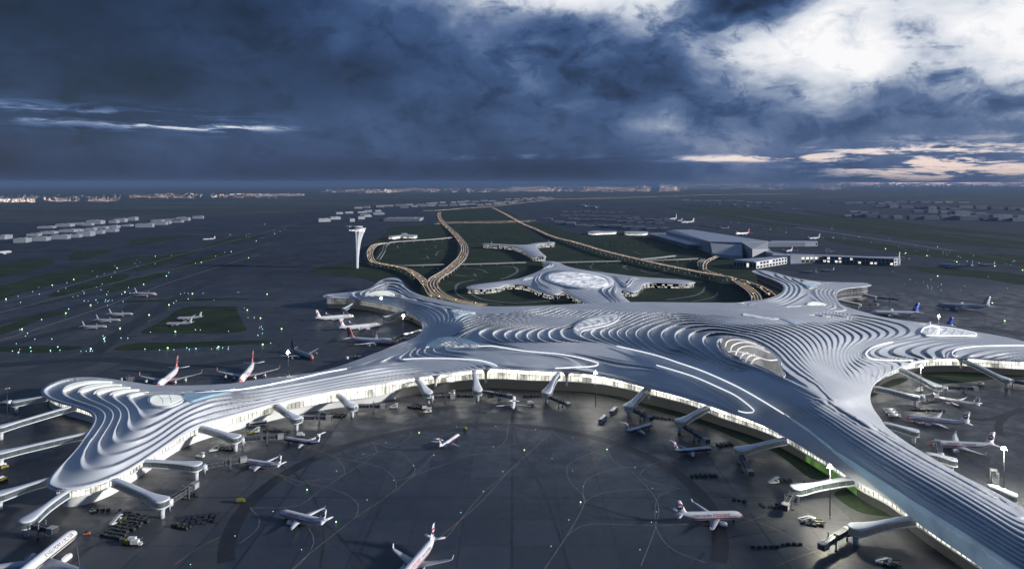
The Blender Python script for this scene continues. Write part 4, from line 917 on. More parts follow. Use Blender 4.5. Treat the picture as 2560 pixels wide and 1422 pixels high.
# ------------------------------------------------------------------ tall lamp masts
def mast(px,py,lab,h=28.,lit_=True,on=40):
    g_=(py-h/CAMH*YH)/(1-h/CAMH); base=P3(px,g_,0); r=empty('lamp_mast',base); tag(r,lab,'lamp mast','tall floodlight masts on the aprons')
    m=MB(); m.tube([(0,0,0),(0,0,1.2)],.6,10); m.build('footing',M['conc'],r,True)
    m=MB(); m.tube([(0,0,0),(0,0,h)],[.30,.15],10); m.build('pole',M['dsteel'],r,True)
    m=MB(); 
    m.tube([(1.15*math.cos(a),1.15*math.sin(a),h) for a in np.linspace(0,2*math.pi,17)],.09,5,caps=False)
    for a in np.linspace(0,2*math.pi,7)[:-1]: m.bar((0,0,h),(1.15*math.cos(a),1.15*math.sin(a),h),.12)
    m.build('head_ring',M['steel'],r)
    for a in np.linspace(0,2*math.pi,7)[:-1]:
        m=MB(); c=(1.25*math.cos(a),1.25*math.sin(a),h-.25); m.box(c,(.8,.6,.3),a,0,.8); m.build('lamp',M['steel'],r)
        if lit_:
            m=MB(); m.box((c[0],c[1],c[2]-.26),(.7,.5,.2),a); m.build('lamp_glass',M['lamp'],r)
    if lit_:
        m=MB(); m.loft([[(q*math.cos(a),q*math.sin(a),z+h+.1) for a in np.linspace(0,2*math.pi,9)[:-1]] for q,z in ((.2,-.5),(.8,-.2),(.8,.6),(.2,1.0))]); m.build('beacon_bulb',M['lamp'],r,True)
        l=bpy.data.lights.new('mast_flood','SPOT'); l.energy=on*4500; l.color=(1,.96,.80); l.shadow_soft_size=.8; l.spot_size=R(150); l.spot_blend=.8
        lo_=bpy.data.objects.new('mast_flood',l); COL.objects.link(lo_); lo_.parent=r; lo_.location=(0,0,h-.9)
for px,py,lab,on in ((720,880,'lit mast in front of the dark plane with a red tail',14),(953,745,'lit mast in front of the crescent skylight of the far left arm',9),(1008,789,'lit mast beside the strip of shrubs in the far left bay',9),
(1489,931,'lit mast before the central hall, right of the bent walkway',9),(2075,1165,'lit mast beside the green glowing wall of the right pier',30),(2510,1120,'lit mast at the right edge behind the cheatline jet',30),
(2302,915,'lit mast rising in front of the curved hall of the right bay',10),(2347,790,'lit mast behind the arched skylight, next to a blue tail',9)): mast(px,py,lab,on=on)
mast(18,970,'unlit grey mast at the left edge',28,False)
# ------------------------------------------------------------------ aircraft
def textmesh(s,size,ext=0.):
    c=bpy.data.curves.new('t','FONT'); c.body=s; c.size=size; c.align_x='CENTER'; c.align_y='CENTER'; c.offset=.012*size
    o=bpy.data.objects.new('t',c); COL.objects.link(o); dg=bpy.context.evaluated_depsgraph_get(); me=bpy.data.meshes.new_from_object(o.evaluated_get(dg))
    v=[tuple(x.co) for x in me.vertices]; f=[tuple(p.vertices) for p in me.polygons]; bpy.data.objects.remove(o); return v,f
def airliner(L=38,r=2.,span=34,eng=2,rear=False,hump=False,body='pw',belly=None,fin='pw',stripes=(),texts=(),emblem=None,nose=None,zc=3.5,chev=False,rearm=None,windows=True,engm=None):
    root=empty('airliner'); xs=[]
    def rad(x):
        t=(L/2-x)/(2.6*r)
        if t<1: return r*max(.04,math.sqrt(max(0,1-(1-t)**2))**.85)
        t=(x+L/2)/(.30*L)
        if t<1: return r*(.10+.90*(math.sin(t*math.pi/2))**.85)
        return r
    def zc_(x):
        z=zc; t=(x+L/2)/(.30*L)
        if t<1: z+=r*.78*(1-t)**1.6
        t=(L/2-x)/(2.6*r)
        if t<1: z-=r*.25*(1-t)**2
        return z
    xx=[-L/2+L*i/40 for i in range(41)]; xx=sorted(set([round(a,3) for a in xx]+[L/2-2.6*r*q for q in (0.002,.03,.08,.16,.28,.42,.6,.8)]))
    NR=24; m=MB(); rings=[]
    for x in xx:
        R_=rad(x); z=zc_(x); rg=[]
        for k in range(NR):
            a=2*math.pi*k/NR; yy=R_*math.cos(a); z2=R_*math.sin(a)*1.04
            if hump and z2>0 and x>L*.20: z2*=1+.42*min(1,(x-L*.20)/(L*.06))*max(0,min(1,(L/2-x)/(L*.07)))*max(0,math.sin(a))
            rg.append((x,yy,z+z2))
        rings.append(rg)
    m.loft(rings)
    mats=[M[body],M[belly or body],M[nose or body]]
    for i,fc in enumerate(m.f):
        cx=sum(m.v[j][0] for j in fc)/len(fc); cz=sum(m.v[j][2] for j in fc)/len(fc)
        if belly and cz<zc_(cx)+(.18*r if rear else -.28*r): m.mi[i]=1
        if nose and cx>L/2-.9*r: m.mi[i]=2
    m.build('fuselage',mats,root,True)
    def sector(name,a0,a1,x0,x1,mt,off=.025):
        m=MB(); q=[x for x in xx if x0<=x<=x1]
        for s_ in (1,-1):
            rg=[]
            for x in q:
                R_=rad(x)+off; z=zc_(x); rg.append([(x,s_*R_*math.cos(a),z+R_*1.04*math.sin(a)) for a in np.linspace(a0,a1,4)])
            m.loft(rg,closed=False,caps=False)
        m.build(name,mt,root,True)
    for nm,a0,a1,x0,x1,mt in stripes: sector(nm,R(a0),R(a1),x0*L,x1*L,M[mt])
    # cabin windows and cockpit
    if windows:
        m=MB(); x=-.30*L
        while x<.38*L:
            for s_ in (1,-1):
                R_=rad(x)+.03; a=R(13); c=(s_*R_*math.cos(a),zc_(x)+R_*1.04*math.sin(a)); w,h_=.28,.42
                m.add([(x-w/2,c[0]+s_*.03,c[1]-h_/2),(x+w/2,c[0]+s_*.03,c[1]-h_/2),(x+w/2,c[0]-s_*.02,c[1]+h_/2),(x-w/2,c[0]-s_*.02,c[1]+h_/2)],[(0,1,2,3)])
            x+=.95
        m.build('window_row',M['dglass'],root)
        m=MB()
        for x0 in (-.31*L,.395*L):
            for s_ in (1,-1):
                R_=rad(x0)+.03
                pts=[(x0+dx_,s_*R_*math.cos(R(a)),zc_(x0)+R_*1.04*math.sin(R(a))) for dx_,a in ((-.5,-18),(.5,-18),(.5,28),(-.5,28))]; m.add(pts,[(0,1,2,3)])
        m.build('cabin_door',M['pg'],root)
    sector('cockpit_window',R(38),R(62),L/2-1.55*r,L/2-.85*r,M['dglass'],.04)
    # wings
    def surf(name,pts,th,mt,n=1):
        """pts: (x_le, x_te, y, z) stations"""
        m=MB(); rg=[]
        for xl,xt,y,z in pts:
            c=xl-xt; t_=th*c
            rg.append([(xl,y,z),(xl-.12*c,y,z+t_*.5),(xl-.45*c,y,z+t_*.55),(xt,y,z+.02),(xl-.45*c,y,z-t_*.45),(xl-.12*c,y,z-t_*.35)])
        m.loft(rg); return m.build(name,mt,root,True)
    wx=.08*L if not rear else -.02*L; wz=zc-.55*r; hs=span/2; cw=.19*L
    for s_ in (1,-1):
        yr=.6*r
        surf('wing',[(wx+cw*.35,wx-cw*.65,s_*yr,wz),(wx-cw*.02,wx-cw*.72,s_*(hs*.36),wz+hs*.03),(wx-.5*cw-hs*.14,wx-.80*cw-hs*.14,s_*hs*.94,wz+hs*.095),(wx-.62*cw-hs*.155,wx-.82*cw-hs*.155,s_*hs,wz+hs*.11)],.11,M['pg'] if body=='pw' else M[body])
        if not rear: 
            m=MB(); tx=wx-.62*cw-hs*.155; m.add([(tx,s_*hs,wz+hs*.105),(tx-.19*cw,s_*hs,wz+hs*.105),(tx-.26*cw,s_*(hs+.3),wz+hs*.105+.05*L),(tx-.17*cw,s_*(hs+.3),wz+hs*.105+.05*L),(tx,s_*(hs-.12),wz+hs*.105),(tx-.19*cw,s_*(hs-.12),wz+hs*.105)],[(0,1,2,3),(4,3,2,5)]); m.build('winglet',M[fin],root)
    def engine(x,y,z,er,el_,mt):
        m=MB(); prof_=[(1.,.62),(1.,.95),(.85,1.02),(.4,1.0),(-.3,.86),(-.75,.66),(-1.,.42),(-1.15,.1)]
        m.loft([[(x+a*el_/2,y+er*b*math.cos(q),z+er*b*math.sin(q)) for q in np.linspace(0,2*math.pi,17)[:-1]] for a,b in prof_]); e=m.build('engine',mt,root,True)
        m=MB(); m.loft([[(x+a*el_/2,y+er*b*math.cos(q),z+er*b*math.sin(q)) for q in np.linspace(0,2*math.pi,17)[:-1]] for a,b in ((.98,.8),(1.01,.8))]); i=m.build('intake',M['black'],e)
    em=M[engm] if engm else (M['pg'] if body!='pw' else M['pw'])
    if rear:
        for s_ in (1,-1): engine(-.27*L,s_*(r*1.35),zc+.35*r,r*.45,.15*L,M[rearm] if rearm else em)
        for s_ in (1,-1):
            m=MB(); m.box((-.27*L,s_*r*.95,zc+.35*r),(.08*L,.7*r,.18*r)); m.build('engine_pylon',M['pg'],root)
    else:
        ys=[.33] if eng==2 else [.33,.62]
        for yy in ys:
            for s_ in (1,-1):
                y=s_*hs*yy; ex=wx+cw*(.38-.9*(yy-.33)); er=r*(.52 if eng==2 else .42); ez=wz+hs*yy*.1-er*1.25
                engine(ex,y,ez,er,.10*L if eng==2 else .075*L,em)
                m=MB(); m.box((ex-.02*L,y,ez+er*1.0),(.07*L,.3,er*.9)); m.build('engine_pylon',M['pg'],root)
    # tail
    fh=.185*L; fx=-L/2+.17*L; fz=zc_(fx)+rad(fx)*.8
    def finsurf():
        m=MB(); rg=[]
        for xl,xt,z in ((fx,fx-.155*L,fz),(fx-.035*L,fx-.16*L,fz+.18*fh),(fx-.105*L,fx-.185*L,fz+fh*.93),(fx-.115*L,fx-.183*L,fz+fh)):
            c=xl-xt; t_=.085*c; rg.append([(xl,0,z),(xl-.2*c,t_*.5,z),(xl-.5*c,t_*.5,z),(xt,0,z),(xl-.5*c,-t_*.5,z),(xl-.2*c,-t_*.5,z)])
        m.loft(rg); return m.build('tail_fin',M[fin],root,True)
    fo=finsurf()
    hz_=fz+fh*.97 if rear else zc_(-.43*L)+.15*r; hx=-.40*L if not rear else fx-.10*L; hsx=.17*span
    for s_ in (1,-1):
        surf('tailplane',[(hx,hx-.105*L,s_*(.2*r if not rear else .1),hz_),(hx-.09*L,hx-.14*L,s_*hsx*1.05,hz_+.35)],.09,M['pw'] if body=='pw' else M[body])
    # gear
    for x,y in ((.36*L,0),(wx-.45*cw,.11*span),(wx-.45*cw,-.11*span)):
        m=MB(); m.tube([(x,y,wz if y else zc-r*.8),(x,y,.5)],.14,6)
        for dy_ in (-.35,.35): m.tube([(x,y+dy_-.14,.5),(x,y+dy_+.14,.5)],.5,10,1)
        m.build('landing_gear',[M['steel'],M['black']],root)
    # lettering wrapped to the fuselage
    for s,size,x0,ang,mt in texts:
        v,f=textmesh(s,size)
        for s_ in (1,-1):
            m=MB(); R_=r+.045; vv=[]
            for a,b,_ in v:
                an=R(ang)+b/R_; xw=x0*L+(a if s_<0 else -a); vv.append((xw,s_*R_*math.cos(an),zc+R_*1.04*math.sin(an)))
            m.add(vv,f); m.build('lettering',M[mt],root)
    if emblem:
        cx=fx-.115*L; cz=fz+fh*.52; er=fh*.24
        for s_ in (1,-1):
            yo=s_*(.006*L+.06)
            def poly(pts,mt,k=0):
                m=MB(); m.add([(cx+a*er,yo+s_*k*.03,cz+b*er) for a,b in pts],[tuple(range(len(pts)))]); m.build('tail_emblem',M[mt],fo)
            circ=[(math.cos(a),math.sin(a)) for a in np.linspace(0,math.pi,13)]
            if emblem=='swallow':
                poly(circ,'pred'); poly([(a,-b) for a,b in circ],'pblue'); poly([(-.9,.35),(-.2,.15),(.15,.5),(.95,.15),(.3,.1),(.55,-.6),(.0,-.1),(-.6,-.25)],'pw',1)
            elif emblem=='phoenix':
                poly([(-.9,-.6),(-.2,-.9),(.5,-.4),(.6,.3),(.1,.9),(.2,.2),(-.1,-.1),(-.5,.4),(-.2,-.4)],'pred')
            elif emblem=='bird':
                poly([(-1.,.1),(-.5,-.5),(.2,-.6),(.8,-.1),(1.1,.8),(.5,.1),(0,-.25),(-.5,-.1)],'pw')
            elif emblem=='roundel':
                poly([(a*.8,b*.8) for a,b in circ]+[(-a*.8,-b*.8) for a,b in circ],'pblue'); poly([(-.5,0),(0,.2),(.5,0),(0,-.2)],'pw',1)
    return root
EA=dict(stripes=(('red_cheatline',-7,-1,-.46,.40,'pred'),('navy_cheatline',-17,-8,-.46,.46,'pblue')),emblem='swallow')
TP={}
def tpl(k,**kw): TP[k]=airliner(**kw)
tpl('east',L=34,r=2.1,span=29,texts=(('CHINA EASTERN',1.25,-.13,30,'pblue'),('中国东方航空',1.5,.16,30,'pred')),nose='ppink',**EA)
tpl('md',L=38,r=1.9,span=30,rear=True,belly='pblue',rearm='pblue',texts=(('CHINA EASTERN',.9,.1,32,'pred'),),stripes=(('red_cheatline',-7,-2,-.3,.44,'pred'),),emblem='swallow')
tpl('wide',L=46,r=2.4,span=42,stripes=(('red_cheatline',-7,-1,-.46,.42,'pred'),('navy_cheatline',-18,-8,-.46,.47,'pblue')),emblem='swallow',texts=(('CHINA EASTERN',1.3,-.1,30,'pblue'),('中国东方航空',1.5,.14,30,'pred')),nose='ppink')
tpl('phx',L=60,r=3.0,span=52,emblem='phoenix',stripes=(('navy_cheatline',-6,-3,-.46,.46,'pblue'),),texts=(('AIR CHINA',2.0,.30,30,'pred'),))
tpl('jumbo',L=66,r=3.1,span=60,eng=4,hump=True,fin='ppink',emblem='roundel',belly='ppink',nose='ppink',texts=(('JUNEYAO',2.2,.12,30,'pred'),))
tpl('dark',L=60,r=3.0,span=56,eng=4,body='pdgrey',belly='pblue',fin='pdred',nose='ppink')
tpl('blue',L=60,r=2.9,span=54,body='pw',belly='pg',fin='ptail',emblem='bird')
tpl('sq',L=66,r=3.0,span=58,stripes=(('gold_cheatline',-3,2,-.4,.47,'gold'),('navy_cheatline',-16,-4,-.4,.47,'pblue')),texts=(('SINGAPORE AIRLINES',2.3,.24,36,'black'),),fin='pblue')
tpl('plain',L=46,r=2.4,span=40,body='pg',belly='pg',fin='pg',windows=True)
tpl('redj',L=66,r=3.1,span=60,eng=4,hump=True,fin='pred',belly='pg')
used=set()
def place(k,nose,tail,lab,hc=3.8,scale=None,grp=None):
    a=P3(*nose,hc); b=P3(*tail,hc); d=a-b; d.z=0; t=TP[k]
    L={'east':34,'md':38,'wide':46,'phx':60,'jumbo':66,'dark':60,'blue':60,'sq':66,'plain':46,'redj':66}[k]
    sc=scale or min(d.length/L,2.2)
    if k in used: o=copy_tree(t)
    else: o=t; used.add(k)
    c=(a+b)/2; o.location=(c.x,c.y,0); o.rotation_euler=(0,0,math.atan2(d.y,d.x)); o.scale=(sc,sc,sc)
    tag(o,lab,'airliner',grp or 'airliners on the airport'); return o
PL=[('sq',(189,1318),(-40,1499),'white widebody with black airline lettering, cut by the lower left corner',5.2),
('east',(1000,1452),(1086,1350),'white jet with cheatline leaving at the bottom edge, tail raised toward the apron',3.6),
('east',(700,1277),(815,1306),'white jet with navy cheatline standing alone left of the bottom centre, nose left',3.6),
('east',(1857,1287),(1692,1291),'white jet with red lettering seen side on, nose right, near the bottom right',3.6),
('md',(1148,1083),(1097,1118),'white and navy jet alone inside the dark ring, nose pointing up right',3.4),
('md',(1631,1057),(1563,1078),'rear engined jet docked under the hall walkway, left of its twin',3.4),
('md',(1779,1116),(1683,1126),'rear engined jet with navy belly, right of its twin',3.4),
('md',(709,1093),(800,1107),'dark blue bellied jet at the long lattice bridge, nose left',3.4),
('east',(607,1149),(703,1163),'jet with cheatline docked at the second lattice bridge on the left',3.6),
('md',(1285,991),(1282,1026),'jet seen end on, nose to the central hall bridge',3.4),
('jumbo',(392,961),(446,916),'pale red tailed jumbo, left of the pair behind the left pier',5.5),
('jumbo',(598,950),(634,905),'pale red tailed jumbo, right of the pair behind the left pier',5.5),
('dark',(799,893),(713,862),'dark bodied jumbo with a red fin behind the lit mast',5.5),
('phx',(884,785),(788,793),'white widebody topmost of the three at the far left bay',5.),
('phx',(951,807),(847,817),'white widebody in the middle of the three at the far left bay',5.),
('jumbo',(987,850),(868,842),'pink finned jumbo lowest of the three at the far left bay',5.5),
('east',(392,736),(334,735),'small jet taxiing between the green lights on the left field, nose right',3.6),
('phx',(506,597),(538,596),'white jet far out on the left taxiway',3.6),
('plain',(332,782),(270,783),'grey parked jet, top of the slanting row of three',3.6),('plain',(301,797),(238,798),'grey parked jet, middle of the slanting row of three',3.6),('plain',(267,813),(203,814),'grey parked jet, bottom of the slanting row of three',3.6),
('plain',(412,807),(480,806),'grey parked jet, lower of the pair facing left',3.6),('plain',(440,793),(504,791),'grey parked jet, upper of the pair facing left',3.6),
('plain',(29,630),(-40,636),'grey jet cut by the left edge',3.6),
('wide',(2336,988),(2449,1009),'eastern jet, top of the three in the right bay',4.),('wide',(2264,1038),(2423,1058),'eastern jet with red nose, middle of the three in the right bay',4.),
('wide',(2320,1104),(2486,1112),'eastern jet, lowest of the three in the right bay, beside the bright mast',4.),
('blue',(2176,778),(2297,781),'white widebody with a royal blue fin, left of the blue pair behind the right roof',5.),
('plain',(2341,764),(2475,770),'shadowed grey widebody beyond the blue tailed jets',4.),
('blue',(2270,806),(2382,812),'white widebody with a royal blue fin, hidden behind the arched skylight',5.),
('plain',(2344,663),(2431,668),'grey jet on the far right stands near the old terminal',3.6),('plain',(2446,660),(2487,661),'dark small jet right of the grey jet on the far stands',3.6),
('phx',(2000,704),(2032,708),'jet behind the far right arm, left of two showing only fins',4.),('phx',(2044,710),(2080,714),'jet behind the far right arm, right of two showing only fins',4.),
('redj',(1838,584),(1874,582),'white jumbo with a red fin behind the old terminal roof',5.),('phx',(1702,556),(1735,555),'white jet above the long metal roof',4.),
('plain',(1672,550),(1692,548),'small jet left of the white jet above the metal roof',3.6),('plain',(1694,552),(1706,551),'tiny jet between two others above the metal roof',3.6),
('plain',(1815,512),(1771,509),'far parked jet, left of the distant row of three',3.6),('plain',(1846,514),(1818,511),'far parked jet, middle of the distant row of three',3.6),('plain',(1878,517),(1850,514),'far parked jet, right of the distant row of three',3.6),
('phx',(2005,525),(1978,524),'lone white jet far out on the right field',3.6),('plain',(1930,520),(1905,519),'faint jet left of the lone white jet',3.6),
('phx',(1470,517),(1447,514),'far white jet left of a pair above the highway end',3.6),('phx',(1493,520),(1471,518),'far white jet right of a pair above the highway end',3.6),
('plain',(2022,597),(2050,595),'jet near the end of the finned pier wing',3.6),('phx',(1966,627),(1981,624),'jet in the angle of the old terminal',3.6),
('plain',(1750,563),(1769,564),'dark jet, first of the row of four behind the metal roof',3.6),('plain',(1766,565),(1785,566),'dark jet, second of the row of four behind the metal roof',3.6),
('plain',(1783,567),(1803,568),'dark jet, third of the row of four behind the metal roof',3.6),('plain',(1801,570),(1822,570),'dark jet, last of the row of four behind the metal roof',3.6),
('plain',(2000,676),(2040,679),'dark jet parked under the near wall of the old terminal',3.6),('plain',(2050,673),(2085,674),'dark jet right of another under the old terminal',3.6),('phx',(2225,650),(2250,645),'white jet whose fin stands above the end of the old pier',3.6)]
for k,a,b,lab,hc in PL: place(k,a,b,lab,hc,scale=.78 if k=='dark' else None)
# ------------------------------------------------------------------ ground vehicles
def wheels(root,xs,ys,r=.45,w=.3):
    for x in xs:
        for y in ys:
            m=MB(); m.tube([(x,y-w/2,r),(x,y+w/2,r)],r,10); m.build('wheel',M['black'],root,True)
def v_truck(cm,bm,L=7.,H=3.2,lift=0.):
    r=empty('service_truck'); wheels(r,(-L*.3,L*.33),(-1.1,1.1))
    m=MB(); m.box((0,0,.85),(L,2.3,.35)); m.build('chassis',M['dsteel'],r)
    m=MB(); m.box((L*.36,0,1.75),(L*.26,2.3,1.5),0,0,.86); m.box((L*.36+.55,0,2.05),(L*.10,2.0,.6),0,1,.9); m.build('cab',[M[cm],M['dglass']],r)
    m=MB(); m.box((-L*.14,0,1.15+H/2-.1+lift),(L*.68,2.4,H-1.0)); m.box((-L*.14,0,.65+H+lift),(L*.64,2.2,.12)); m.build('cargo_box',M[bm],r)
    return r
def v_bus(mt):
    r=empty('apron_bus'); wheels(r,(-3.6,3.6),(-1.2,1.2),.5)
    m=MB(); m.box((0,0,1.0),(12.5,2.8,1.2)); m.box((0,0,2.95),(12.5,2.8,.5),0,0,.97); m.build('body',M[mt],r)
    m=MB(); m.box((0,0,2.15),(12.4,2.74,1.1)); m.build('window_band',M['dglass'],r)
    m=MB()
    for x in (-6,-4,-2,0,2,4,6):
        for s_ in (1,-1): m.box((x,s_*1.38,2.15),(.22,.06,1.1))
    m.build('window_post',M[mt],r); return r
def v_tank():
    r=empty('tank_truck'); wheels(r,(-3,-1.8,3),(-1.1,1.1),.5)
    m=MB(); m.box((0,0,.9),(9,2.2,.35)); m.build('chassis',M['dsteel'],r)
    m=MB(); m.box((3.6,0,1.9),(1.9,2.3,1.8),0,0,.9); m.box((4.1,0,2.2),(.95,2.1,.6),0,1,.95); m.build('cab',[M['vwhite'],M['dglass']],r)
    m=MB(); m.tube([(-4.4,0,2.2),(-4.2,0,2.2),(2.2,0,2.2),(2.4,0,2.2)],[.8,1.15,1.15,.8],14); m.build('tank',M['vwhite'],r,True); return r
def v_loader():
    r=empty('belt_loader'); wheels(r,(-2,2),(-.8,.8),.4)
    m=MB(); m.box((0,0,.8),(5.6,1.9,.7)); m.box((-1.8,.5,1.5),(1.4,.8,.8)); m.build('body',M['yellow'],r)
    m=MB(); m.bar((-3.4,0,1.1),(3.8,0,2.8),1.0,.3); m.build('conveyor',M['dsteel'],r); return r
def v_tug(mt='vwhite'):
    r=empty('baggage_tug'); wheels(r,(-.9,.9),(-.65,.65),.35)
    m=MB(); m.box((0,0,.75),(3.0,1.6,.8)); m.build('body',M[mt],r)
    m=MB(); m.box((-.3,0,1.5),(1.2,1.4,.9),0,0,.85); m.build('cab',M['dglass'],r); return r
def v_stairs():
    r=empty('stair_truck'); wheels(r,(-2.2,2.2),(-1,1),.4)
    m=MB(); m.box((0,0,.8),(6.4,2.2,.5)); m.box((2.6,0,1.6),(1.4,2.1,1.3),0,0,.85); m.build('body',M['vwhite'],r)
    m=MB(); m.bar((-3.2,0,.9),(1.6,0,3.4),1.9,.35); m.box((2.6,0,3.5),(2.2,2.,.25)); m.build('stair_flight',M['vwhite'],r)
    m=MB()
    for s_ in (1,-1): m.bar((-3.2,s_,1.8),(1.6,s_,4.3),.1); m.bar((1.6,s_,4.4),(3.6,s_,4.4),.1)
    m.build('handrail',M['steel'],r); return r
def v_cart():
    m=MB(); m.box((0,0,.45),(2.9,1.7,.14)); m.box((0,0,1.25),(2.5,1.55,1.4),0,1,.96)
    for x in (-1,1):
        for y in (-.7,.7): m.tube([(x,y-.1,.22),(x,y+.1,.22)],.22,8,0)
    m.bar((1.4,0,.4),(2.1,0,.3),.1); return m.build('baggage_cart',[M['black'],M['crate']])
def v_cartopen():
    m=MB(); m.box((0,0,.45),(2.9,1.7,.14)); m.box((0,0,2.05),(2.8,1.7,.08))
    for x in (-1.3,1.3):
        for y in (-.75,.75): m.bar((x,y,.45),(x,y,2.05),.1)
    m.box((0,0,.85),(2.2,1.3,.7),0,1,.9)
    for x in (-1,1):
        for y in (-.7,.7): m.tube([(x,y-.1,.22),(x,y+.1,.22)],.22,8,0)
    return m.build('baggage_cart',[M['dsteel'],M['crate']])
VT=dict(wt=lambda:v_truck('vwhite','vwhite'),yt=lambda:v_truck('yellow','yellow',6.,2.6),bus=lambda:v_bus('vwhite'),dbus=lambda:v_bus('pg'),tank=v_tank,yl=v_loader,tug=v_tug,otug=lambda:v_tug('orange'),st=v_stairs,cart=v_cart,cart2=v_cartopen)
CATS=dict(wt='service truck',yt='service truck',bus='bus',dbus='bus',tank='tank truck',yl='belt loader',tug='baggage tug',otug='baggage tug',st='stair truck',cart='baggage cart',cart2='baggage cart')
VP={}
def veh(k,p,rz,lab,grp=None,sc=1.):
    if k not in VP: VP[k]=VT[k](); o=VP[k]
    else: o=copy_tree(VP[k])
    sc=.72 if k in ('cart','cart2') else .8 if k in ('wt','yt') else sc
    o.location=P3(*p) if len(p)==2 else Vector(p); o.rotation_euler=(0,0,rz); o.scale=(sc,)*3
    if o.get('group') and not grp: del o['group']
    tag(o,lab,CATS[k],grp); return o
def carts(p,nr,nc,rz,lab,k='cart',dx_=2.9,dy_=1.75,jit=.3):
    c=P3(*p)
    for i in range(nr):
        for j in range(nc):
            if random.random()<.07: continue
            x=(j-(nc-1)/2)*dx_+random.uniform(-jit,jit); y=(i-(nr-1)/2)*dy_+random.uniform(-jit,jit)
            veh(k if random.random()<.7 else 'cart2',(c.x+x*math.cos(rz)-y*math.sin(rz),c.y+x*math.sin(rz)+y*math.cos(rz),0),rz+random.uniform(-.06,.06),'dark baggage cart '+lab,'carts '+lab)
for p,nr,nc,rz,lab in (((312,1322),8,7,1.3,'in the big block right of the white widebody nose'),((338,1352),3,2,1.3,'at the lower end of the big block by the widebody'),((500,1300),6,7,.25,'packed right of the yellow truck near the lowest pod'),((452,1318),2,4,-.35,'trailing behind the yellow truck near the lowest pod'),
((257,1277),1,5,0.,'in the train under the tip of the left pier'),((335,1290),2,6,-.35,'in the train right of the pier tip'),((562,1122),4,5,-.2,'beside the second walkway pod of the left pier'),((693,1078),3,7,-.1,'behind the dark blue bellied jet'),
((842,1038),5,5,-.3,'left of the fifth walkway support'),((1052,1018),6,7,-.4,'in the dark heap under the central hall'),((1160,990),3,6,0.,'right of the short hall bridge'),((1336,990),4,7,0.,'lined up between the two middle hall walkways'),
((1655,1046),1,9,-.4,'in the train behind the hall bridge'),((1759,1190),2,6,0.,'in the neat double row on the open right apron'),((1811,1112),3,4,.3,'near the tail end of the right walkway bridge'),((1848,1252),2,3,-.4,'right of the side on jet nose'),
((1958,1203),3,4,0.,'behind the white truck of the right pier'),((1932,1266),3,5,0.,'beside the pale bridge cab'),((2030,1312),3,4,-.5,'below the tall lamp mast'),((1912,1369),1,5,0.,'in the low row at the bottom right'),((1977,1362),1,4,0.,'in the short row by the nearest bridge'),
((2320,1027),2,9,-.1,'above the middle jet of the right bay'),((2232,1418),2,3,-.5,'at the bottom edge right'),((468,1240),4,4,.6,'behind the short raised bridge')): carts(p,nr,nc,rz,lab)
for k,p,rz,lab in (('tug',(233,1279),0.,'white tug pulling carts under the left pier tip'),('tug',(298,1281),2.8,'white tug pulling the longer train right of the pier tip'),('yl',(308,1302),1.3,'yellow belt loader on top of the big cart block'),('st',(289,1308),1.2,'white stair truck left of the topmost yellow loader'),
('yt',(315,1360),-.5,'yellow truck inside the big cart block'),('wt',(334,1357),0.,'white truck beside the yellow one in the cart block'),('wt',(341,1364),0.,'second white truck, nearer the bottom, in the cart block'),('otug',(217,1336),.2,'orange tug right of the widebody nose'),
('yl',(447,1318),-.4,'yellow belt loader pulling away near the lowest pod'),('yt',(602,1256),.2,'lone yellow truck on the dark ring'),('st',(536,1127),.6,'white stair truck near the second pod'),('yl',(548,1119),.2,'yellow loader beside the second pod'),('st',(499,1143),-.3,'white stair truck over the second walkway pod'),
('bus',(645,1064),.35,'white bus under the left pier wall'),('st',(637,1081),.3,'white stair truck below the bus'),('yl',(627,1083),.5,'yellow loader below the bus'),('wt',(806,1036),-.1,'white truck by the dark container stack'),('st',(983,1020),0.,'lone white stair truck in the open'),
('st',(1068,1031),.4,'white stair truck at the dark heap'),('wt',(1064,1024),.2,'white truck behind the stair truck at the dark heap'),('yl',(1054,1033),0.,'yellow loader at the dark heap'),('st',(1128,985),-.5,'white stair truck at the end of the short hall bridge'),('wt',(1227,990),0.,'white truck left of the end on jet'),
('wt',(1327,1012),0.,'small white truck right of the end on jet'),('bus',(1507,1052),1.1,'white bus left of the hall jets'),('dbus',(1534,1031),1.1,'grey bus behind the white bus'),('yt',(1163,1076),1.4,'yellow truck ahead of the jet in the ring'),('st',(1934,1208),.2,'white stair truck left of the right pier walkway'),
('st',(2012,1303),-.5,'white stair truck below the tall mast, left one'),('st',(2020,1307),-.5,'white stair truck below the tall mast, right one'),('yl',(2036,1306),-.6,'yellow belt loader below the tall mast'),('yl',(2045,1313),-.6,'second yellow loader, right of the first below the mast'),
('st',(2208,1410),-.5,'white stair truck at the bottom edge'),('yl',(2229,1408),-.5,'yellow loader at the bottom edge'),('tank',(2223,1030),0.,'white tank truck, top of the three by the right pier'),('tank',(2229,1037),-.05,'white tank truck, middle of the three by the right pier'),('tank',(2236,1044),0.,'white tank truck, bottom of the three by the right pier'),
('wt',(3,1168),1.2,'white truck at the left edge'),('yt',(10,1172),1.2,'yellow truck at the left edge, upper'),('wt',(3,1203),1.2,'white truck at the left edge, lower'),('yt',(9,1204),1.2,'yellow truck at the left edge, lower'),('st',(2297,978),.2,'white stair truck at the top jet of the right bay'),
('wt',(2452,962),.2,'white truck beyond the steep walkway bridge'),('yl',(777,1100),0.,'loader behind the dark blue bellied jet'),('wt',(752,1091),.1,'white truck behind the dark blue bellied jet'),('tug',(2012,1212),.1,'white tug under the right pier walkway'),('wt',(745,1055),.1,'white van at the foot of the fourth walkway pier')): veh(k,p,rz,lab)
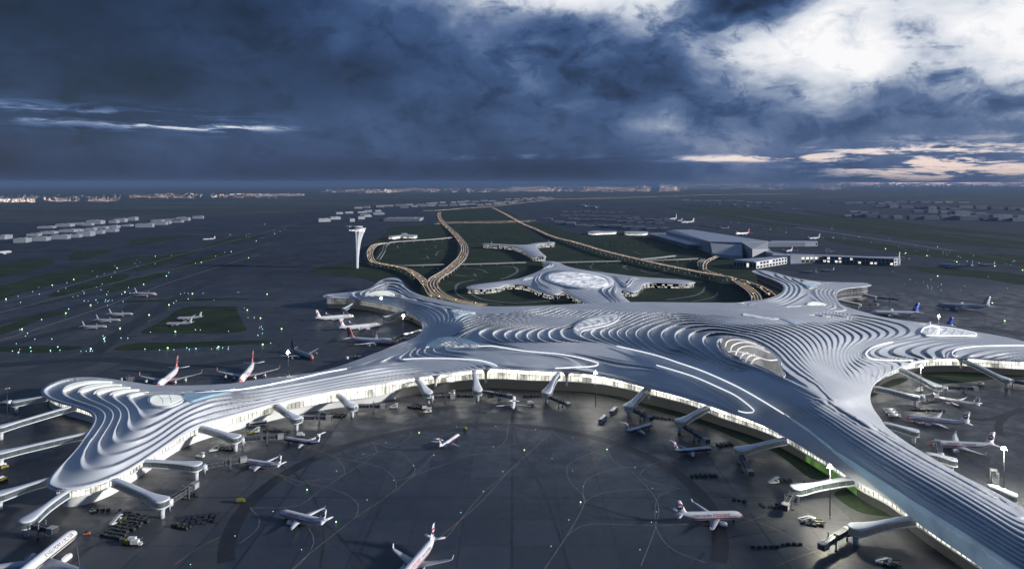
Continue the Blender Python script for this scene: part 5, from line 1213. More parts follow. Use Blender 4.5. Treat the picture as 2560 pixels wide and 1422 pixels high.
# ------------------------------------------------------------------ control tower
tb=P3(892,671); ct=empty('control_tower',tb); tag(ct,'tall white control tower flaring into fluted petals at the top','control tower')
m=MB(); rings=[]; NN=64; TH=89.
for t in np.linspace(0,1,26):
    z=TH*.90*t; r=float(np.interp(t,[0,.25,.45,.6,.75,.87,.95,1],[3.6,4.1,5.4,7.0,9.4,12.4,15.2,17.5]))
    fl=.05+.06*max(0,(t-.2)/.8); rings.append([(r*(1+fl*(abs(math.cos(a*6))-.6))*math.cos(a),r*(1+fl*(abs(math.cos(a*6))-.6))*math.sin(a),z) for a in np.linspace(0,2*math.pi,NN+1)[:-1]])
m.loft(rings); m.build('fluted_shaft',M['white'],ct,True)
def drum(name,z0,z1,r0,r1,mt,par=ct,n=32,sx=1.):
    m=MB(); m.loft([[(r*math.cos(a)*sx,r*math.sin(a),z) for a in np.linspace(0,2*math.pi,n+1)[:-1]] for r,z in ((r0,z0),(r1,z1))]); return m.build(name,mt,par,True)
drum('gallery_window',TH*.885,TH*.925,15.5,16.5,M['win']); drum('gallery_slab',TH*.925,TH*.95,18.,19.5,M['white']); drum('cab_glass',TH*.95,TH*.985,10,11.5,M['dglass']); drum('roof',TH*.985,TH*1.0,13,12,M['white'])
m=MB(); 
for k in range(12):
    a=k*math.pi/6; m.box((16.6*math.cos(a),16.6*math.sin(a),TH*.905),(.8,1.2,TH*.045),a)
m.build('window_post',M['white'],ct)
# crescent-roofed wing of the tower top
m=MB(); m.loft([[( -21+x,y,z) for x,y,z in ((0,-7,TH*.93),(8,-9,TH*.93),(8,9,TH*.93),(0,7,TH*.93))],[(-22+x,y,z) for x,y,z in ((0,-8,TH*1.0),(9,-10,TH*1.0),(9,10,TH*1.0),(0,8,TH*1.0))]]); m.build('balcony_wing',M['white'],ct)
# ------------------------------------------------------------------ transport centre behind the hall (measured outline)
def slab_building(name,fr,s,hh_,lab,cat,band=None,over=3.,smooth=True,sky=None,ribs=None,floors=2,n=4,roofm='roof',sel=None,dome=2.5,winm='winrow'):
    c=cr(Tf(fr,s),closed=True,n=n) if smooth else np.array(Tf(fr,s)); P=unproj(c[:,0],c[:,1],np.full(len(c),float(hh_))); ctr=P.mean(0); base=Vector((ctr[0],ctr[1],0)); root=empty(name,base); tag(root,lab,cat)
    Q=P-np.array(base); area=(Q[:,0]*np.roll(Q[:,1],-1)-np.roll(Q[:,0],-1)*Q[:,1]).sum(); n_=len(Q)
    T=np.roll(Q,-1,0)-np.roll(Q,1,0); T=T[:,:2]/(np.linalg.norm(T[:,:2],axis=1)[:,None]+1e-9); N=np.stack([-T[:,1],T[:,0]],1)*(1 if area>0 else -1)
    # roof: gridded so it can crown and carry ribs
    x0,y0=Q[:,:2].min(0); x1,y1=Q[:,:2].max(0); st=max(2.2,(x1-x0)/150); gx,gy=np.meshgrid(np.arange(x0,x1,st),np.arange(y0,y1,st)); X=np.c_[gx.ravel(),gy.ravel()]; X=X[inside(Q[:,:2],X)]; 
    d,_=segdist(Q[:,:2],X); X=X[d>st*.5]; d=d[d>st*.5]
    allp=np.vstack([Q[:,:2],X]); dd=np.r_[np.zeros(n_),d]; rs=geometry.delaunay_2d_cdt([Vector(p) for p in allp],[(i,(i+1)%n_) for i in range(n_)],[],1,1e-4)
    vv=np.array([tuple(p) for p in rs[0]]); d,_=segdist(Q[:,:2],vv)
    z=hh_+dome*(1-np.exp(-d/18.))+(0 if not ribs else ribs*((d/9.)%1.)*np.clip(d/6,0,1))
    m=MB(); m.add([(a,b,c_) for (a,b),c_ in zip(vv,z)],rs[2]); m.build('roof',M[roofm],root,True)
    def ring(name,prof,mt,sm=False):
        m=MB(); V=[]
        for ins_,z in prof:
            V+=[(Q[i,0]+N[i,0]*ins_,Q[i,1]+N[i,1]*ins_,z) for i in range(n_)]
        F=[(r*n_+i,r*n_+(i+1)%n_,(r+1)*n_+(i+1)%n_,(r+1)*n_+i) for r in range(len(prof)-1) for i in range(n_)]
        m.add(V,F); return m.build(name,mt,root,sm)
    ring('roof_edge',[(0,hh_),(-.3,hh_-.4),(-.3,hh_-1.1),(over,hh_-1.5)],M['white'],True)
    
    for k in range(floors):
        zb=(hh_-1.6)*(k+.22)/floors; zt=(hh_-1.6)*(k+.86)/floors
        ring('window_band',[(over-.16,zt),(over-.16,zb)],M[winm])
        ring('floor_edge',[(over,zt+.35),(over-.6,zt+.35),(over-.6,zt+.05),(over,zt+.05)],M['white'])
    # posts
    m=MB(); m.add([(Q[i,0]+N[i,0]*(over-.1),Q[i,1]+N[i,1]*(over-.1),z_) for z_ in (hh_-1.4,0) for i in range(n_)],[(i,(i+1)%n_,n_+(i+1)%n_,n_+i) for i in range(n_)])
    L=np.r_[0,np.cumsum(np.linalg.norm(np.diff(np.vstack([Q,Q[:1]])[:,:2],axis=0),axis=1))]
    for t in np.arange(0,L[-1],5.):
        i=min(n_-1,int(np.searchsorted(L,t)-1)); i=max(0,i); f_=(t-L[i])/(L[i+1]-L[i]+1e-9); p=Q[i]*(1-f_)+Q[(i+1)%n_]*f_; m.box((p[0]+N[i,0]*(over-.3),p[1]+N[i,1]*(over-.3),(hh_-1.5)/2),(.45,.45,hh_-1.6),math.atan2(N[i,1],N[i,0]),1)
    m.build('wall',[M['dconc'],M['conc']],root); return root,base
gtc,gb=slab_building('transport_centre','J','250,570 330,552 500,530 700,500 800,470 900,430 960,390 945,360 930,345 1000,341 1080,350 1150,382 1250,408 1400,430 1600,455 1800,480 2000,495 2200,508 2310,523 2325,535 2200,545 2000,538 1900,540 1845,560 1832,590 1820,606 1760,618 1690,615 1662,600 1662,630 1700,680 1755,735 1600,745 1400,742 1300,705 1200,655 1115,605 1105,630 1050,640 1000,638 930,622 880,605 800,568 700,553 600,558 540,578 400,592 260,590',9.,'low silver building with curling arms around a glowing oval bowl, behind the terminal','building',over=2.5,ribs=.55)
def lay(root,base,name,fr,s,h,mt,n=4,flat=True,dom=0.):
    c=cr(Tf(fr,s),closed=True,n=n); P=unproj(c[:,0],c[:,1],np.full(len(c),float(h)))-np.array(base); m=MB(); cn=P.mean(0); k=len(P)
    rows=[P]+[cn+(P-cn)*q+np.array([0,0,dom*(1-q*q)]) for q in (.85,.6,.3)]
    V=np.vstack(rows); lo=P.copy(); lo[:,2]-=1.5
    F=[(r*k+i,r*k+(i+1)%k,(r+1)*k+(i+1)%k,(r+1)*k+i) for r in range(3) for i in range(k)]+[tuple(3*k+i for i in range(k))]+[(4*k+i,4*k+(i+1)%k,(i+1)%k,i) for i in range(k)]
    m.add(list(V)+list(lo),F); return m.build(name,mt,root,True)
def bowl_fn(q,b):
    tcn=q.n('ShaderNodeTexCoord'); mp=q.n('ShaderNodeMapping'); q.t.links.new(tcn.outputs['Object'],mp.inputs[0]); mp.inputs['Scale'].default_value=(.6,1,1); mp.inputs['Rotation'].default_value=(0,0,.3)
    nz=q.noise(mp.outputs[0],.10,7,.72,.8); q.t.links.new(q.mapr(nz,.42,.58,.12,.85),b.inputs['Emission Strength'])
M['bowl']=mat('glowing_glass_roof',(.45,.48,.5),.25,emit=(.93,.94,1),es=.8,fn=bowl_fn)
lay(gtc,gb,'bowl_rim','J','925,495 960,450 1040,428 1150,424 1300,430 1450,455 1560,490 1590,535 1540,575 1400,592 1250,590 1100,565 980,530',12.,M['roof'])
lay(gtc,gb,'glass_bowl','J','990,485 1010,462 1080,446 1180,438 1300,446 1420,468 1500,495 1535,530 1530,560 1450,574 1330,574 1200,560 1080,535 1010,510',12.6,M['bowl'],dom=2.)
lay(gtc,gb,'slot_light','J','750,512 790,490 850,487 820,500 780,513',11.8,M['skyl'])
for k,s in enumerate(('1600,470 1650,520 1680,545 1700,555 1720,540 1750,500 1800,490','1580,475 1640,530 1680,565 1705,575 1740,550 1770,510 1820,500','1560,540 1500,580 1480,610 1520,660 1600,715','1590,550 1560,590 1540,620 1580,670 1650,720','1610,560 1610,600 1600,630 1640,680 1690,720','900,470 870,510 890,550 960,590 1020,610','930,450 900,505 930,545 1000,580 1060,600','960,400 1020,385 1030,360 1000,345','940,410 1000,380 1005,360 970,345')):
    c=resamp(cr(Tf('J',s)),12); P=unproj(c[:,0],c[:,1],np.full(len(c),11.9))-np.array(gb); m=MB(); m.tube([tuple(p) for p in P],[.25+.75*math.sin(math.pi*i/(len(P)-1)) for i in range(len(P))],6); m.build('roof_rib',M['white'],gtc,True)
ms,mbs=slab_building('gate_pavilion','J','400,178 560,185 750,192 830,182 900,172 1040,165 1035,178 940,182 885,198 895,225 930,262 970,298 900,299 850,296 800,262 740,230 650,203 560,195 480,191 410,186',11.,'small Y shaped silver pavilion behind the transport centre','building',over=1.5,ribs=.5)
m=MB()
for k,(px,py) in enumerate(((1229,608),(1372,604))): 
    p=P3(px,py,5)-mbs; m.box((p.x,p.y,5),(2,2,9))
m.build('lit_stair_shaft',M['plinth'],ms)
w1,_=slab_building('garden_pavilion','I','985,470 1060,462 1120,455 1125,440 1175,438 1200,452 1290,458 1275,470 1180,470 1120,468 1020,480',9.,'small white pavilion with thin columns right of the control tower','pavilion',over=1.,floors=1,dome=1.5,winm='win')
w2,_=slab_building('canopy_pavilion','J','1350,72 1420,62 1500,66 1600,66 1605,74 1500,78 1400,82',8.,'left small canopy with lit columns by the metal roof','pavilion',over=1.,floors=1,dome=1.,winm='win')
w3,_=slab_building('canopy_pavilion','J','1690,70 1760,66 1890,70 1885,84 1760,86 1700,82',8.,'right small canopy with lit columns by the metal roof','pavilion',over=1.,floors=1,dome=1.,winm='win')
# ------------------------------------------------------------------ old terminal with long metal roof
def prism(root,base,name,fr,s,h0,h1,mt,hl=None):
    c=Tf(fr,s); hl=hl or [h1]*len(c); T_=[P3(px,py,h)-base for (px,py),h in zip(c,hl)]; k=len(T_); m=MB(); B_=[Vector((p.x,p.y,h0)) for p in T_]
    m.add(T_+B_,[tuple(range(k))]+[(i,(i+1)%k,k+(i+1)%k,k+i) for i in range(k)]); return m.build(name,mt,root)
ob=P3(1830,650); ot=empty('old_terminal',ob); tag(ot,'old angular terminal with long grey metal roof and rows of windows','terminal building')
prism(ot,ob,'hall_block','K','400,240 440,229 555,228 1015,298 1015,345 920,345 860,305 660,300 530,270',0,30,M['massA'],[24,30,30,30,22,26,30,29,27])
prism(ot,ob,'hall_roof','K','398,239 440,228 555,227 1016,297 858,304 660,299',26,31,M['oldroof'],[24.6,30.6,30.6,30.6,30.6,29.5])
prism(ot,ob,'porch_roof','K','290,248 395,246 665,303 660,312 530,315',12,20,M['oldroof'],[16,17,22,20,15])
prism(ot,ob,'porch_hall','K','300,251 395,250 655,308 535,314',0,12,M['massB'],[13,13.5,17,13.5])
prism(ot,ob,'front_block','K','665,300 858,306 860,385 800,385 680,370',0,18,M['massA'],[29,29,9,9,9])
prism(ot,ob,'rear_pier','K','1015,302 1040,294 1310,295 1312,302 1240,304 1015,306',0,12,M['oldroof'])
prism(ot,ob,'pier_neck','K','920,338 1015,336 1040,362 1130,375 1300,380 1150,385 1040,383 1045,370',0,18,M['oldroof'])
prism(ot,ob,'pier_west','K','808,408 870,403 1130,384 1345,384.5 1345,386 1130,390 945,419 930,420',0,15,M['oldroof'])
prism(ot,ob,'pier_east','K','1130,372 1345,378 1600,388 1810,392 1808,402 1775,402.8 1345,386 1130,388',0,15,M['oldroof'])
def facade(a,b,h0,h1,nc,nr,lit_p,nm='window',fm='massA'):
    """a run of windows between two measured points at height h1, standing just proud of the wall"""
    A_=P3(*a,h1+.4)-ob; B_=P3(*b,h1+.4)-ob; A_.z=B_.z=0; d=(B_-A_); L=d.length; u=d.normalized(); nrm=Vector((u.y,-u.x,0)); 
    if (nrm.dot(Vector((0,-1,0))))<0: nrm=-nrm
    ang=math.atan2(u.y,u.x); m=MB(); c=(A_+B_)/2+nrm*.25; m.box((c.x,c.y,(h0+h1)/2),(L,.5,h1-h0),ang); m.build('wall',M[fm],ot)
    for r_ in range(nr):
        for i in range(nc):
            w=L/nc*.66; hh2=(h1-h0)/nr*.60; c=A_+u*(L*(i+.5)/nc)+nrm*.55; z=h0+(h1-h0)*(r_+.5)/nr; m=MB(); m.box((c.x,c.y,z),(w,.14,hh2),ang); m.build(nm,M['win'] if random.random()<lit_p else M['dglass'],ot)
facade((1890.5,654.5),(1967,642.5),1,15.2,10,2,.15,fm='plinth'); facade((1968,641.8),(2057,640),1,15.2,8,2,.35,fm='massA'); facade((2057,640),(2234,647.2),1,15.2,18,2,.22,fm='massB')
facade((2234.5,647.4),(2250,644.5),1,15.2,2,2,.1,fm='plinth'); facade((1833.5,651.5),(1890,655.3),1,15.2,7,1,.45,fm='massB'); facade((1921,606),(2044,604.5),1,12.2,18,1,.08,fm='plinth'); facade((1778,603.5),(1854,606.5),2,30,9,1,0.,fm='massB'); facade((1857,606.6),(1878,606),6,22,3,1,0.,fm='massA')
# ------------------------------------------------------------------ roads on stilts with traffic
def viaduct(name,fr,s,w,h,lab,ncar,lanes=2,pill=True,hl=None,carlab='car',parap=True,den=None):
    c=Tf(fr,s); hs_=hl or [h]*len(c); a=cr(np.c_[np.array(c),hs_]); a=resamp(a,16); P=unproj(a[:,0],a[:,1],a[:,2]); T=np.gradient(P[:,:2],axis=0); T/=np.linalg.norm(T,axis=1)[:,None]+1e-9; N=np.stack([-T[:,1],T[:,0]],1)
    base=Vector((P[len(P)//2][0],P[len(P)//2][1],0)); r=empty(name,base); tag(r,lab,'viaduct' if h>2 else 'road'); 
    if h<=2: r['kind']='structure'; del r['category']
    Q=P-np.array(base)
    def sweep(nm,off,mt):
        m=MB(); m.loft([[(Q[i,0]+N[i,0]*o,Q[i,1]+N[i,1]*o,Q[i,2]+z) for o,z in off] for i in range(len(Q))]); m.build(nm,mt,r)
    sweep('deck',((w/2,0),(w/2,-1.2 if h>2 else -.3),(-w/2,-1.2 if h>2 else -.3),(-w/2,0)),M['road'])
    if ncar:
        for o in ((-w*.42,-w*.15,w*.12,w*.40) if w>12 else (-w*.38,w*.38)): sweep('light_trail_strip',((o,.16),(o,.06),(o+.3,.06),(o+.3,.16)),M['trail'])  # added glowing strips along the lanes, in place of traffic light trails
    if parap:
        for s_ in (1,-1): sweep('parapet',((s_*(w/2+.02),.9),(s_*(w/2+.02),-1.),(s_*(w/2+.35),-1.),(s_*(w/2+.35),.9)),M['conc'])
    L=np.r_[0,np.cumsum(np.linalg.norm(np.diff(P,axis=0),axis=1))]
    if pill and h>2:
        for t in np.arange(12,L[-1],36):
            q=np.array([np.interp(t,L,Q[:,i]) for i in range(3)]); n_=np.array([np.interp(t,L,N[:,i]) for i in range(2)])
            if q[2]<3: continue
            for o in ((-w*.33,w*.33) if w>10 else (0,)): m=MB(); m.tube([(q[0]+n_[0]*o,q[1]+n_[1]*o,0),(q[0]+n_[0]*o,q[1]+n_[1]*o,q[2]-1.2)],.9,8); m.build('pillar',M['conc'],r,True)
    if ncar:
        for i in range(ncar):
            t=(i+.3+.4*random.random())*L[-1]/ncar; k=i%(lanes*2); off=((k%lanes)+.5)/lanes*w*.42+w*.03; sg=1 if k<lanes else -1
            p=np.array([np.interp(t,L,P[:,i_]) for i_ in range(3)]); n_=np.array([np.interp(t,L,N[:,i_]) for i_ in range(2)]); tt=np.array([np.interp(t,L,T[:,i_]) for i_ in range(2)])
            car((p[0]+n_[0]*off*sg,p[1]+n_[1]*off*sg,p[2]+.02),math.atan2(tt[1],tt[0])+(0 if sg<0 else math.pi),carlab)
CARP=[None]
def car(loc,rz,lab):
    if CARP[0] is None:
        r=empty('car'); 
        m=MB(); m.box((0,0,.75),(4.6,1.85,.75),0,0,.97); m.box((-.2,0,1.4),(2.6,1.65,.6),0,1,.8); m.build('body',[M['vwhite'],M['dglass']],r)
        wheels(r,(-1.4,1.4),(-.85,.85),.33,.2)
        for y in (-.65,.65):
            m=MB(); m.box((2.36,y,.85),(.35,.5,.4)); m.build('headlight',M['head'],r); m=MB(); m.box((-2.36,y,.95),(.3,.5,.35)); m.build('tail_light',M['tail'],r)
        CARP[0]=r; o=r
    else: o=copy_tree(CARP[0])
    o.location=loc; o.rotation_euler=(0,0,rz); tag(o,'lit car driving on the '+lab,'car','cars on the '+lab)
viaduct('curved_viaduct','I','1530,215 1530,270 1590,350 1680,430 1760,520 1800,600 1775,690 1700,770 1600,850 1500,910 1455,960 1460,1010 1520,1080 1640,1140 1800,1180 1990,1208',20,9,'broad S shaped viaduct of golden light trails on the left of the park',78,hl=[1,1,2,4,7,9,9,9,9,9,9,9,9,9,9,9],carlab='broad S shaped viaduct')
viaduct('loop_viaduct','I','985,545 860,560 800,610 790,680 830,745 950,775 1100,800 1230,850 1330,920 1400,1000 1450,1080 1540,1150 1700,1185',15,7,'looping viaduct joining the terminal from the left',34,carlab='looping left viaduct')
viaduct('link_ramp','I','1655,485 1500,502 1200,522 980,546 930,640 880,715',7,7,'thin straight ramp above the small left garden',0)
viaduct('cross_ramp','I','940,778 1200,782 1580,772',7,5,'thin level ramp below the small left garden',0)
viaduct('cross_ramp','I','1740,772 2000,765 2450,750',7,5,'thin level ramp between the S viaduct and the small pavilion',0)
viaduct('cross_ramp','J','1060,352 1300,346 1650,338',7,5,'thin level ramp behind the transport centre',0)
viaduct('straight_viaduct','J','480,-150 620,-80 750,-5 870,45 1030,115 1250,172 1500,247 1750,307 2000,365 2250,415 2400,445 2560,470 2680,500 2780,560 2850,610 2890,660 2895,700',16,9,'long straight viaduct running diagonally to the terminal on the right',84,hl=[1,1,1,2,5,8,9,9,9,9,9,9,9,9,9,9,9],carlab='long right viaduct')
viaduct('branch_viaduct','J','2560,472 2700,500 2850,545 2960,590 3040,650',12,9.2,'short branch viaduct beside the far right roof arm',16,carlab='right branch viaduct')
viaduct('side_ramp','J','1830,322 2000,308 2150,290',6,6,'thin upper side ramp right of the park',0); viaduct('side_ramp','J','1850,332 2150,326 2400,316 2370,350 2370,390',6,6,'thin lower side ramp right of the park',0)
viaduct('side_ramp','J','2545,290 2440,340 2420,390 2440,430 2600,475',8,6,'hooked side ramp below the old terminal',6,carlab='hooked side ramp')
viaduct('cross_road','I','1350,199 1500,197 1750,178 2040,158 2300,128 2560,100 2750,78',16,1,'far lit road along the distant blocks',24,pill=False,carlab='far cross road',parap=False)
viaduct('highway','Z','1385,498 1500,496 1640,491.5 1800,487 2000,484',22,1,'distant highway toward the city',22,pill=False,carlab='distant highway',parap=False)
viaduct('service_road','I','1480,340 1700,332 2100,328 2500,315',12,1,'lit road across the park',14,pill=False,carlab='park cross road',parap=False)
viaduct('service_road','I','1500,322 1800,318 2200,312 2560,305',8,1,'pale road across the park',6,pill=False,carlab='upper park road',parap=False)
# ------------------------------------------------------------------ far massing blocks
def block(px,py,w_px,d_m,h,rz,mt,lab,grp):
    p=P3(px,py,0); k=CAMH/(py-YH); w=w_px*k; r=MB(); r.box((0,0,h/2),(w,d_m,h)); 
    if w>25: r.box((w*.2,0,h+.9),(w*.25,d_m*.5,1.8)); r.box((-w*.25,d_m*.1,h+.6),(w*.12,d_m*.3,1.2))
    o=r.build('far_block',M[mt],None); o.location=p; o.rotation_euler=(0,0,rz); return tag(o,lab,'building',grp)
def cluster(rows,lab,grp,mt='massA'):
    for x0,y0,x1,y1,n,h,rz in rows:
        for i in range(n):
            t=(i+.5)/n; jx=random.uniform(-.2,.2)/n; px=x0+(x1-x0)*(t+jx); py=y0+(y1-y0)*t+random.uniform(-.8,.8)
            block(px,py,abs(x1-x0)/n*random.uniform(.6,1.0),random.uniform(28,50),h*random.uniform(.6,1.2),rz+random.uniform(-.03,.03),mt if random.random()<.75 else 'massB',lab,grp)
cluster([(40,607,210,592,4,14,.25),(200,592,300,576,3,14,.25),(60,592,190,578,3,12,.25),(-30,600,30,596,2,12,.2),(100,572,250,556,4,12,.2),(180,580,330,565,5,10,.2),(210,565,350,550,5,14,.2),(340,570,420,560,2,14,.2),(400,562,510,545,4,12,.2),(380,556,470,546,3,10,.2)],'pale block in the field of flat grey buildings at the far left','blocks at the far left','massB')
cluster([(790,556,850,546,2,14,.5),(870,556,930,540,3,14,.5),(840,536,960,528,5,12,.4),(900,545,960,533,2,12,.4)],'pale low block behind the control tower','blocks behind the control tower')
cluster([(880,522,1070,512,7,12,.12),(1000,520,1190,511,8,14,.12),(1060,511,1240,503,9,16,.1),(1190,515,1290,508,5,18,.1),(1240,508,1390,497,8,17,.1),(1260,500,1380,494,6,14,.1)],'grey block in the long row beside the far lit road','blocks beside the far lit road')
block(1010,551,88,160,12,.02,'massB','large flat grey shed left of the S viaduct end','sheds by the viaduct'); 
cluster([(1390,560,1600,575,8,9,-.1),(1420,550,1660,560,10,9,-.1),(1400,540,1600,545,9,9,-.1),(1500,568,1670,578,6,12,-.1),(1400,531,1560,534,8,8,-.1),(1360,548,1470,570,4,9,-.1),(1560,548,1680,556,5,10,-.1)],'dim block in the built up area left of the metal roof','blocks left of the metal roof','massB')
cluster([(1700,502,1860,503,6,14,0.),(1860,507,1960,508,4,10,0.)],'dim block in the thin far row above the right runway','thin far row on the right','massB')
cluster([(2080,507,2240,512,6,16,-.06),(2190,519,2400,524,7,17,-.06),(2280,530,2460,538,6,18,-.06),(2100,540,2260,548,5,14,-.06),(2260,548,2440,550,4,20,-.06),(2400,520,2580,528,5,22,-.06),(2380,540,2580,548,4,24,-.06),(2120,530,2200,534,3,12,-.06),(2450,552,2560,553,3,15,-.06),(2200,505,2420,508,7,12,0.)],'grey block in the wide industrial area at the far right','blocks at the far right')
# ------------------------------------------------------------------ taxiway lights: green lanterns and small blue-white studs
def lantern(kind,px,py,r,mt,lab,grp):
    key='l_'+kind
    if key not in VP:
        m=MB(); m.tube([(0,0,0),(0,0,.5)],.14,6,0); m.loft([[(q*math.cos(a),q*math.sin(a),z) for a in np.linspace(0,2*math.pi,9)[:-1]] for q,z in ((.45,.5),(.5,.8),(.35,1.2),(.05,1.35))],mi=1); VP[key]=m.build('taxiway_light',[M['dsteel'],M[mt]])
        o=VP[key]
    else: o=VP[key].copy(); COL.objects.link(o)
    o.location=P3(px,py,0); o.scale=(r,r,r); tag(o,lab,'taxiway light',grp)
GL=Tf('H','2045,190 1780,272 2122,262 1982,320 1787,402 1922,450 1200,438 905,530 1555,485 570,618 1286,590 404,662 1110,655 965,716 46,770 700,817 508,880 1488,728 1305,815 1152,893 170,1004 928,998 1355,1024 804,1078 701,1156 1296,1150 1688,1142 2030,1122 2176,1001 2013,918 1911,855 2064,732')
GR2=Tf('G','1258,12 1438,48 1627,72 1890,127 2229,165 2475,202 1720,254 2207,494 2316,653')+Tf('K','457,133 608,156 790,184 1030,228 1125,245 1400,222 1408,278 1567,273 1724,344 2038,333 1845,371 1973,387 2155,424 2384,450 2552,474 2040,510')
for p in GL: lantern('g',*p,1.35,'green','glowing green taxiway light on the left airfield','green lights of the left airfield')
for p in GR2: lantern('g',*p,1.35,'green','glowing green taxiway light on the right airfield','green lights of the right airfield')
for p in Tf('B','1113,578 417,932 597,1132')+Tf('C','275,686 789,682 625,1010'): lantern('g',*p,.6,'green','glowing green light on the near round apron','green lights of the near apron')
for p in Tf('B','907,638 766,710 600,815 1078,780 1205,716 955,872 790,993 205,1065 382,1302 1512,940 1372,1072 1633,818 1590,536 1345,541')+Tf('C','98,536 82,663 345,556 575,607 447,736 142,818 575,813 643,910 1072,921 963,793 552,1118 1065,1132 1097,1068 442,1281 994,1303 22,940')+Tf('A','1860,1031 1600,1198 1297,1392'): lantern('b',*p,.33,'blue','tiny white stud light on the near round apron','stud lights of the near apron')
BL=Tf('H','2165,243 2202,228 2027,296 1738,406 1667,437 1511,491 1304,564 992,680 824,732 741,776 530,846 321,928 1454,769 1342,800 808,1095 235,1145 446,1140')+Tf('K','235,112 310,148 410,122 838,187 1003,245 1222,257 1478,284 1640,307 1805,330 1980,355 2163,390 2217,420 2288,430 2503,418 22,88')
for p in BL: lantern('w',*p,1.1,'blue','bright blue white taxiway light between the green ones','bright blue taxiway lights')
def scatter(fr,lines,n,lab,grp,r=.8):
    for i in range(n):
        a,b,c,d,jx,jy=random.choice(lines); t=random.random(); x0,y0,k=FR[fr]; px=a+(c-a)*t+random.gauss(0,jx); py=b+(d-b)*t+random.gauss(0,jy)
        px=x0+k*px; py=y0+k*py
        if py<515 or (inside(EH,np.array([[px,py]]))[0]): continue
        lantern('b',px,py,r*random.uniform(.7,1.2),'blue',lab,grp)
scatter('H',[(0,800,900,560,60,30),(800,560,2200,180,60,20),(200,780,1000,740,80,25),(900,790,1900,770,60,4),(950,730,2050,715,50,4),(1890,820,2100,1100,20,20),(100,1020,300,1080,60,30),(600,1060,1000,1040,60,20),(1100,1160,1900,1140,60,5),(1200,1010,1900,1020,60,8),(0,1170,700,1170,50,8),(700,750,850,800,50,20),(1900,230,1930,300,10,20),(500,720,800,700,60,20)],112,'small blue white stud light on the left airfield','stud lights of the left airfield')
scatter('K',[(600,90,1500,290,60,20),(1500,290,2500,430,80,18),(1850,330,2300,400,60,10),(950,200,1250,230,20,15),(1600,490,2500,600,100,30),(1360,350,1400,360,15,6),(1900,540,2100,600,60,20),(20,80,150,95,10,5)],92,'small blue white stud light on the right airfield','stud lights of the right airfield')
# ------------------------------------------------------------------ city glow on the horizon
def citymesh(name,mt,spec,n,seed):
    rr=random.Random(seed); m=MB()
    for i in range(n):
        x0,x1,y0,y1,s0,s1=rr.choice(spec); px=rr.uniform(x0,x1); py=rr.uniform(y0,y1)
        if random.Random(int(px/22)*7+seed).random()<.12: continue
        yg=max(py,468.5); p=P3(px,yg,0); k=CAMH/(yg-YH); s=rr.uniform(s0,s1)*k*.36; z=min((yg-py)*k,185)
        m.box((p.x,p.y,z+s*.5),(s*rr.uniform(.7,1.8),s,s))
    return tag(m.build(name,mt),'countless tiny lights of the distant city along the horizon',None,None,'stuff')
CS=[(0,110,498,506,.5,1.)]*2+[(0,300,494,504,.5,1.2)]*2+[(320,690,484,495,.5,1.2)]*2+[(600,760,484,490,.5,1.),(800,980,474,482,.5,1.2),(960,1280,472,481,.5,1.1),(960,1280,470,481,.5,1.1)]+[(1280,1700,466,479,.5,1.3)]*4+[(1600,2100,458,474,.5,1.2)]*4+[(2100,2560,453,466,.5,1.5)]*5+[(2150,2560,446,462,.5,1.1)]*2
citymesh('city_lights',M['city'],CS,2600,3); citymesh('city_lights',M['cityw'],CS,1300,4)
def towers(name,n,seed):
    rr=random.Random(seed); m=MB()
    for i in range(n):
        px=rr.choice([rr.uniform(1280,2560),rr.uniform(2100,2600),rr.uniform(0,300)]); yg=rr.uniform(469,474) if px>1000 else rr.uniform(490,498); p=P3(px,yg,0); k=CAMH/(yg-YH); h=min(185,rr.uniform(2,9)*k*(1.4 if px>2100 else .6)); m.box((p.x,p.y,h/2),(rr.uniform(2,5)*k,3*k,h))
    return tag(m.build(name,M['massB']),'hazy blocks of the distant city skyline',None,None,'stuff')
towers('city_skyline',120,5)
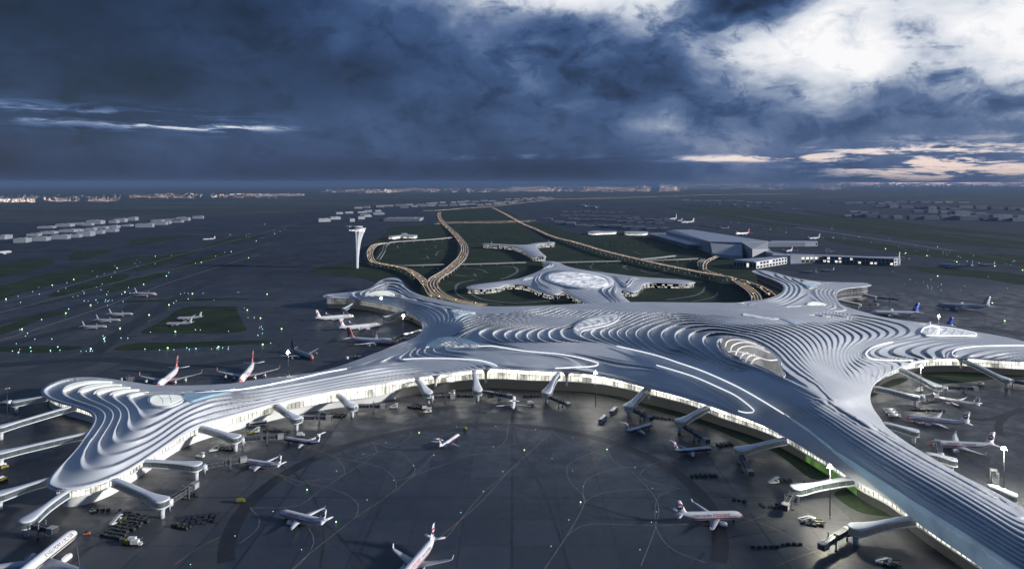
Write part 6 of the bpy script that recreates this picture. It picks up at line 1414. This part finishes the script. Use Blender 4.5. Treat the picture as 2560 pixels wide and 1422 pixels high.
# ------------------------------------------------------------------ shrubs and trees
def tree(px,py,h,lab,grp,seed=0):
    rr=random.Random(seed); r=empty('tree',P3(px,py)); tag(r,lab,'tree',grp)
    m=MB(); m.tube([(0,0,0),(.1,0,h*.35),(0,.1,h*.7)],[.35,.25,.1],6)
    for k in range(4): a=rr.uniform(0,6.28); m.tube([(0,0,h*.4),(h*.25*math.cos(a),h*.25*math.sin(a),h*.7)],[.16,.05],5)
    m.build('trunk',M['trunk'],r,True)
    m=MB()
    for k in range(150):
        a=rr.uniform(0,6.28); u=rr.uniform(-1,1); q=rr.uniform(.5,1.)**.5*h*.42*(1+.3*math.sin(3*a+seed)); x=q*math.cos(a)*math.sqrt(1-u*u); y=q*math.sin(a)*math.sqrt(1-u*u); z=h*.62+q*u*.8; s=rr.uniform(.35,.8)
        b,c=Vector((rr.gauss(0,1),rr.gauss(0,1),rr.gauss(0,1))).normalized(),Vector((rr.gauss(0,1),rr.gauss(0,1),rr.gauss(0,1))).normalized(); p=Vector((x,y,z)); m.add([p-b*s,p+c*s,p+b*s,p-c*s],[(0,1,2,3)])
    m.build('crown',M['leaf'],r); return r
for i in range(16):
    t=i/15; tree(1012+44*t+random.uniform(-3,3),790+26*t+random.uniform(-2,3),random.uniform(4,6),'shrub in the green strip of the far left bay','shrubs of the far left bay',i)
for i in range(44): tree(random.uniform(1110,1330),random.uniform(566,585),random.uniform(8,12),'tree in the wood between the two viaducts','trees between the viaducts',100+i)
for i in range(22): tree(random.uniform(960,1080),random.uniform(585,603),random.uniform(7,10),'tree around the garden pavilion','trees round the garden pavilion',200+i)
for i in range(10): tree(2040+i*7,1135+i*6.2,5,'clipped tree below the green lit wall of the right pier','trees by the green lit wall',300+i)

# ------------------------------------------------------------------ evening air
hm=bpy.data.materials.new('haze'); hm.use_nodes=True; t=hm.node_tree; t.nodes.clear(); v=t.nodes.new('ShaderNodeVolumePrincipled'); v.inputs['Color'].default_value=(.17,.27,.47,1); v.inputs['Density'].default_value=4.0e-5; v.inputs['Anisotropy'].default_value=0.
o=t.nodes.new('ShaderNodeOutputMaterial'); t.links.new(v.outputs[0],o.inputs['Volume'])
mb=MB(); mb.box((0,22500,134),(100400,49000,271)); hz_=mb.build('haze',hm); tag(hz_,'thin blue evening haze over the airfield',None,None,'stuff')

for i in range(26): tree(random.uniform(1150,1300),random.uniform(596,606),random.uniform(6,9),'tree on the lawn left of the small Y shaped pavilion','trees left of the Y shaped pavilion',500+i)
for i in range(26): tree(random.uniform(1480,1640),random.uniform(604,622),random.uniform(6,9),'tree on the lawn right of the long straight viaduct','trees right of the straight viaduct',600+i)
for i in range(14): tree(random.uniform(1000,1110),random.uniform(617,640),random.uniform(5,7),'tree in the small garden beside the loop road','trees in the small left garden',700+i)
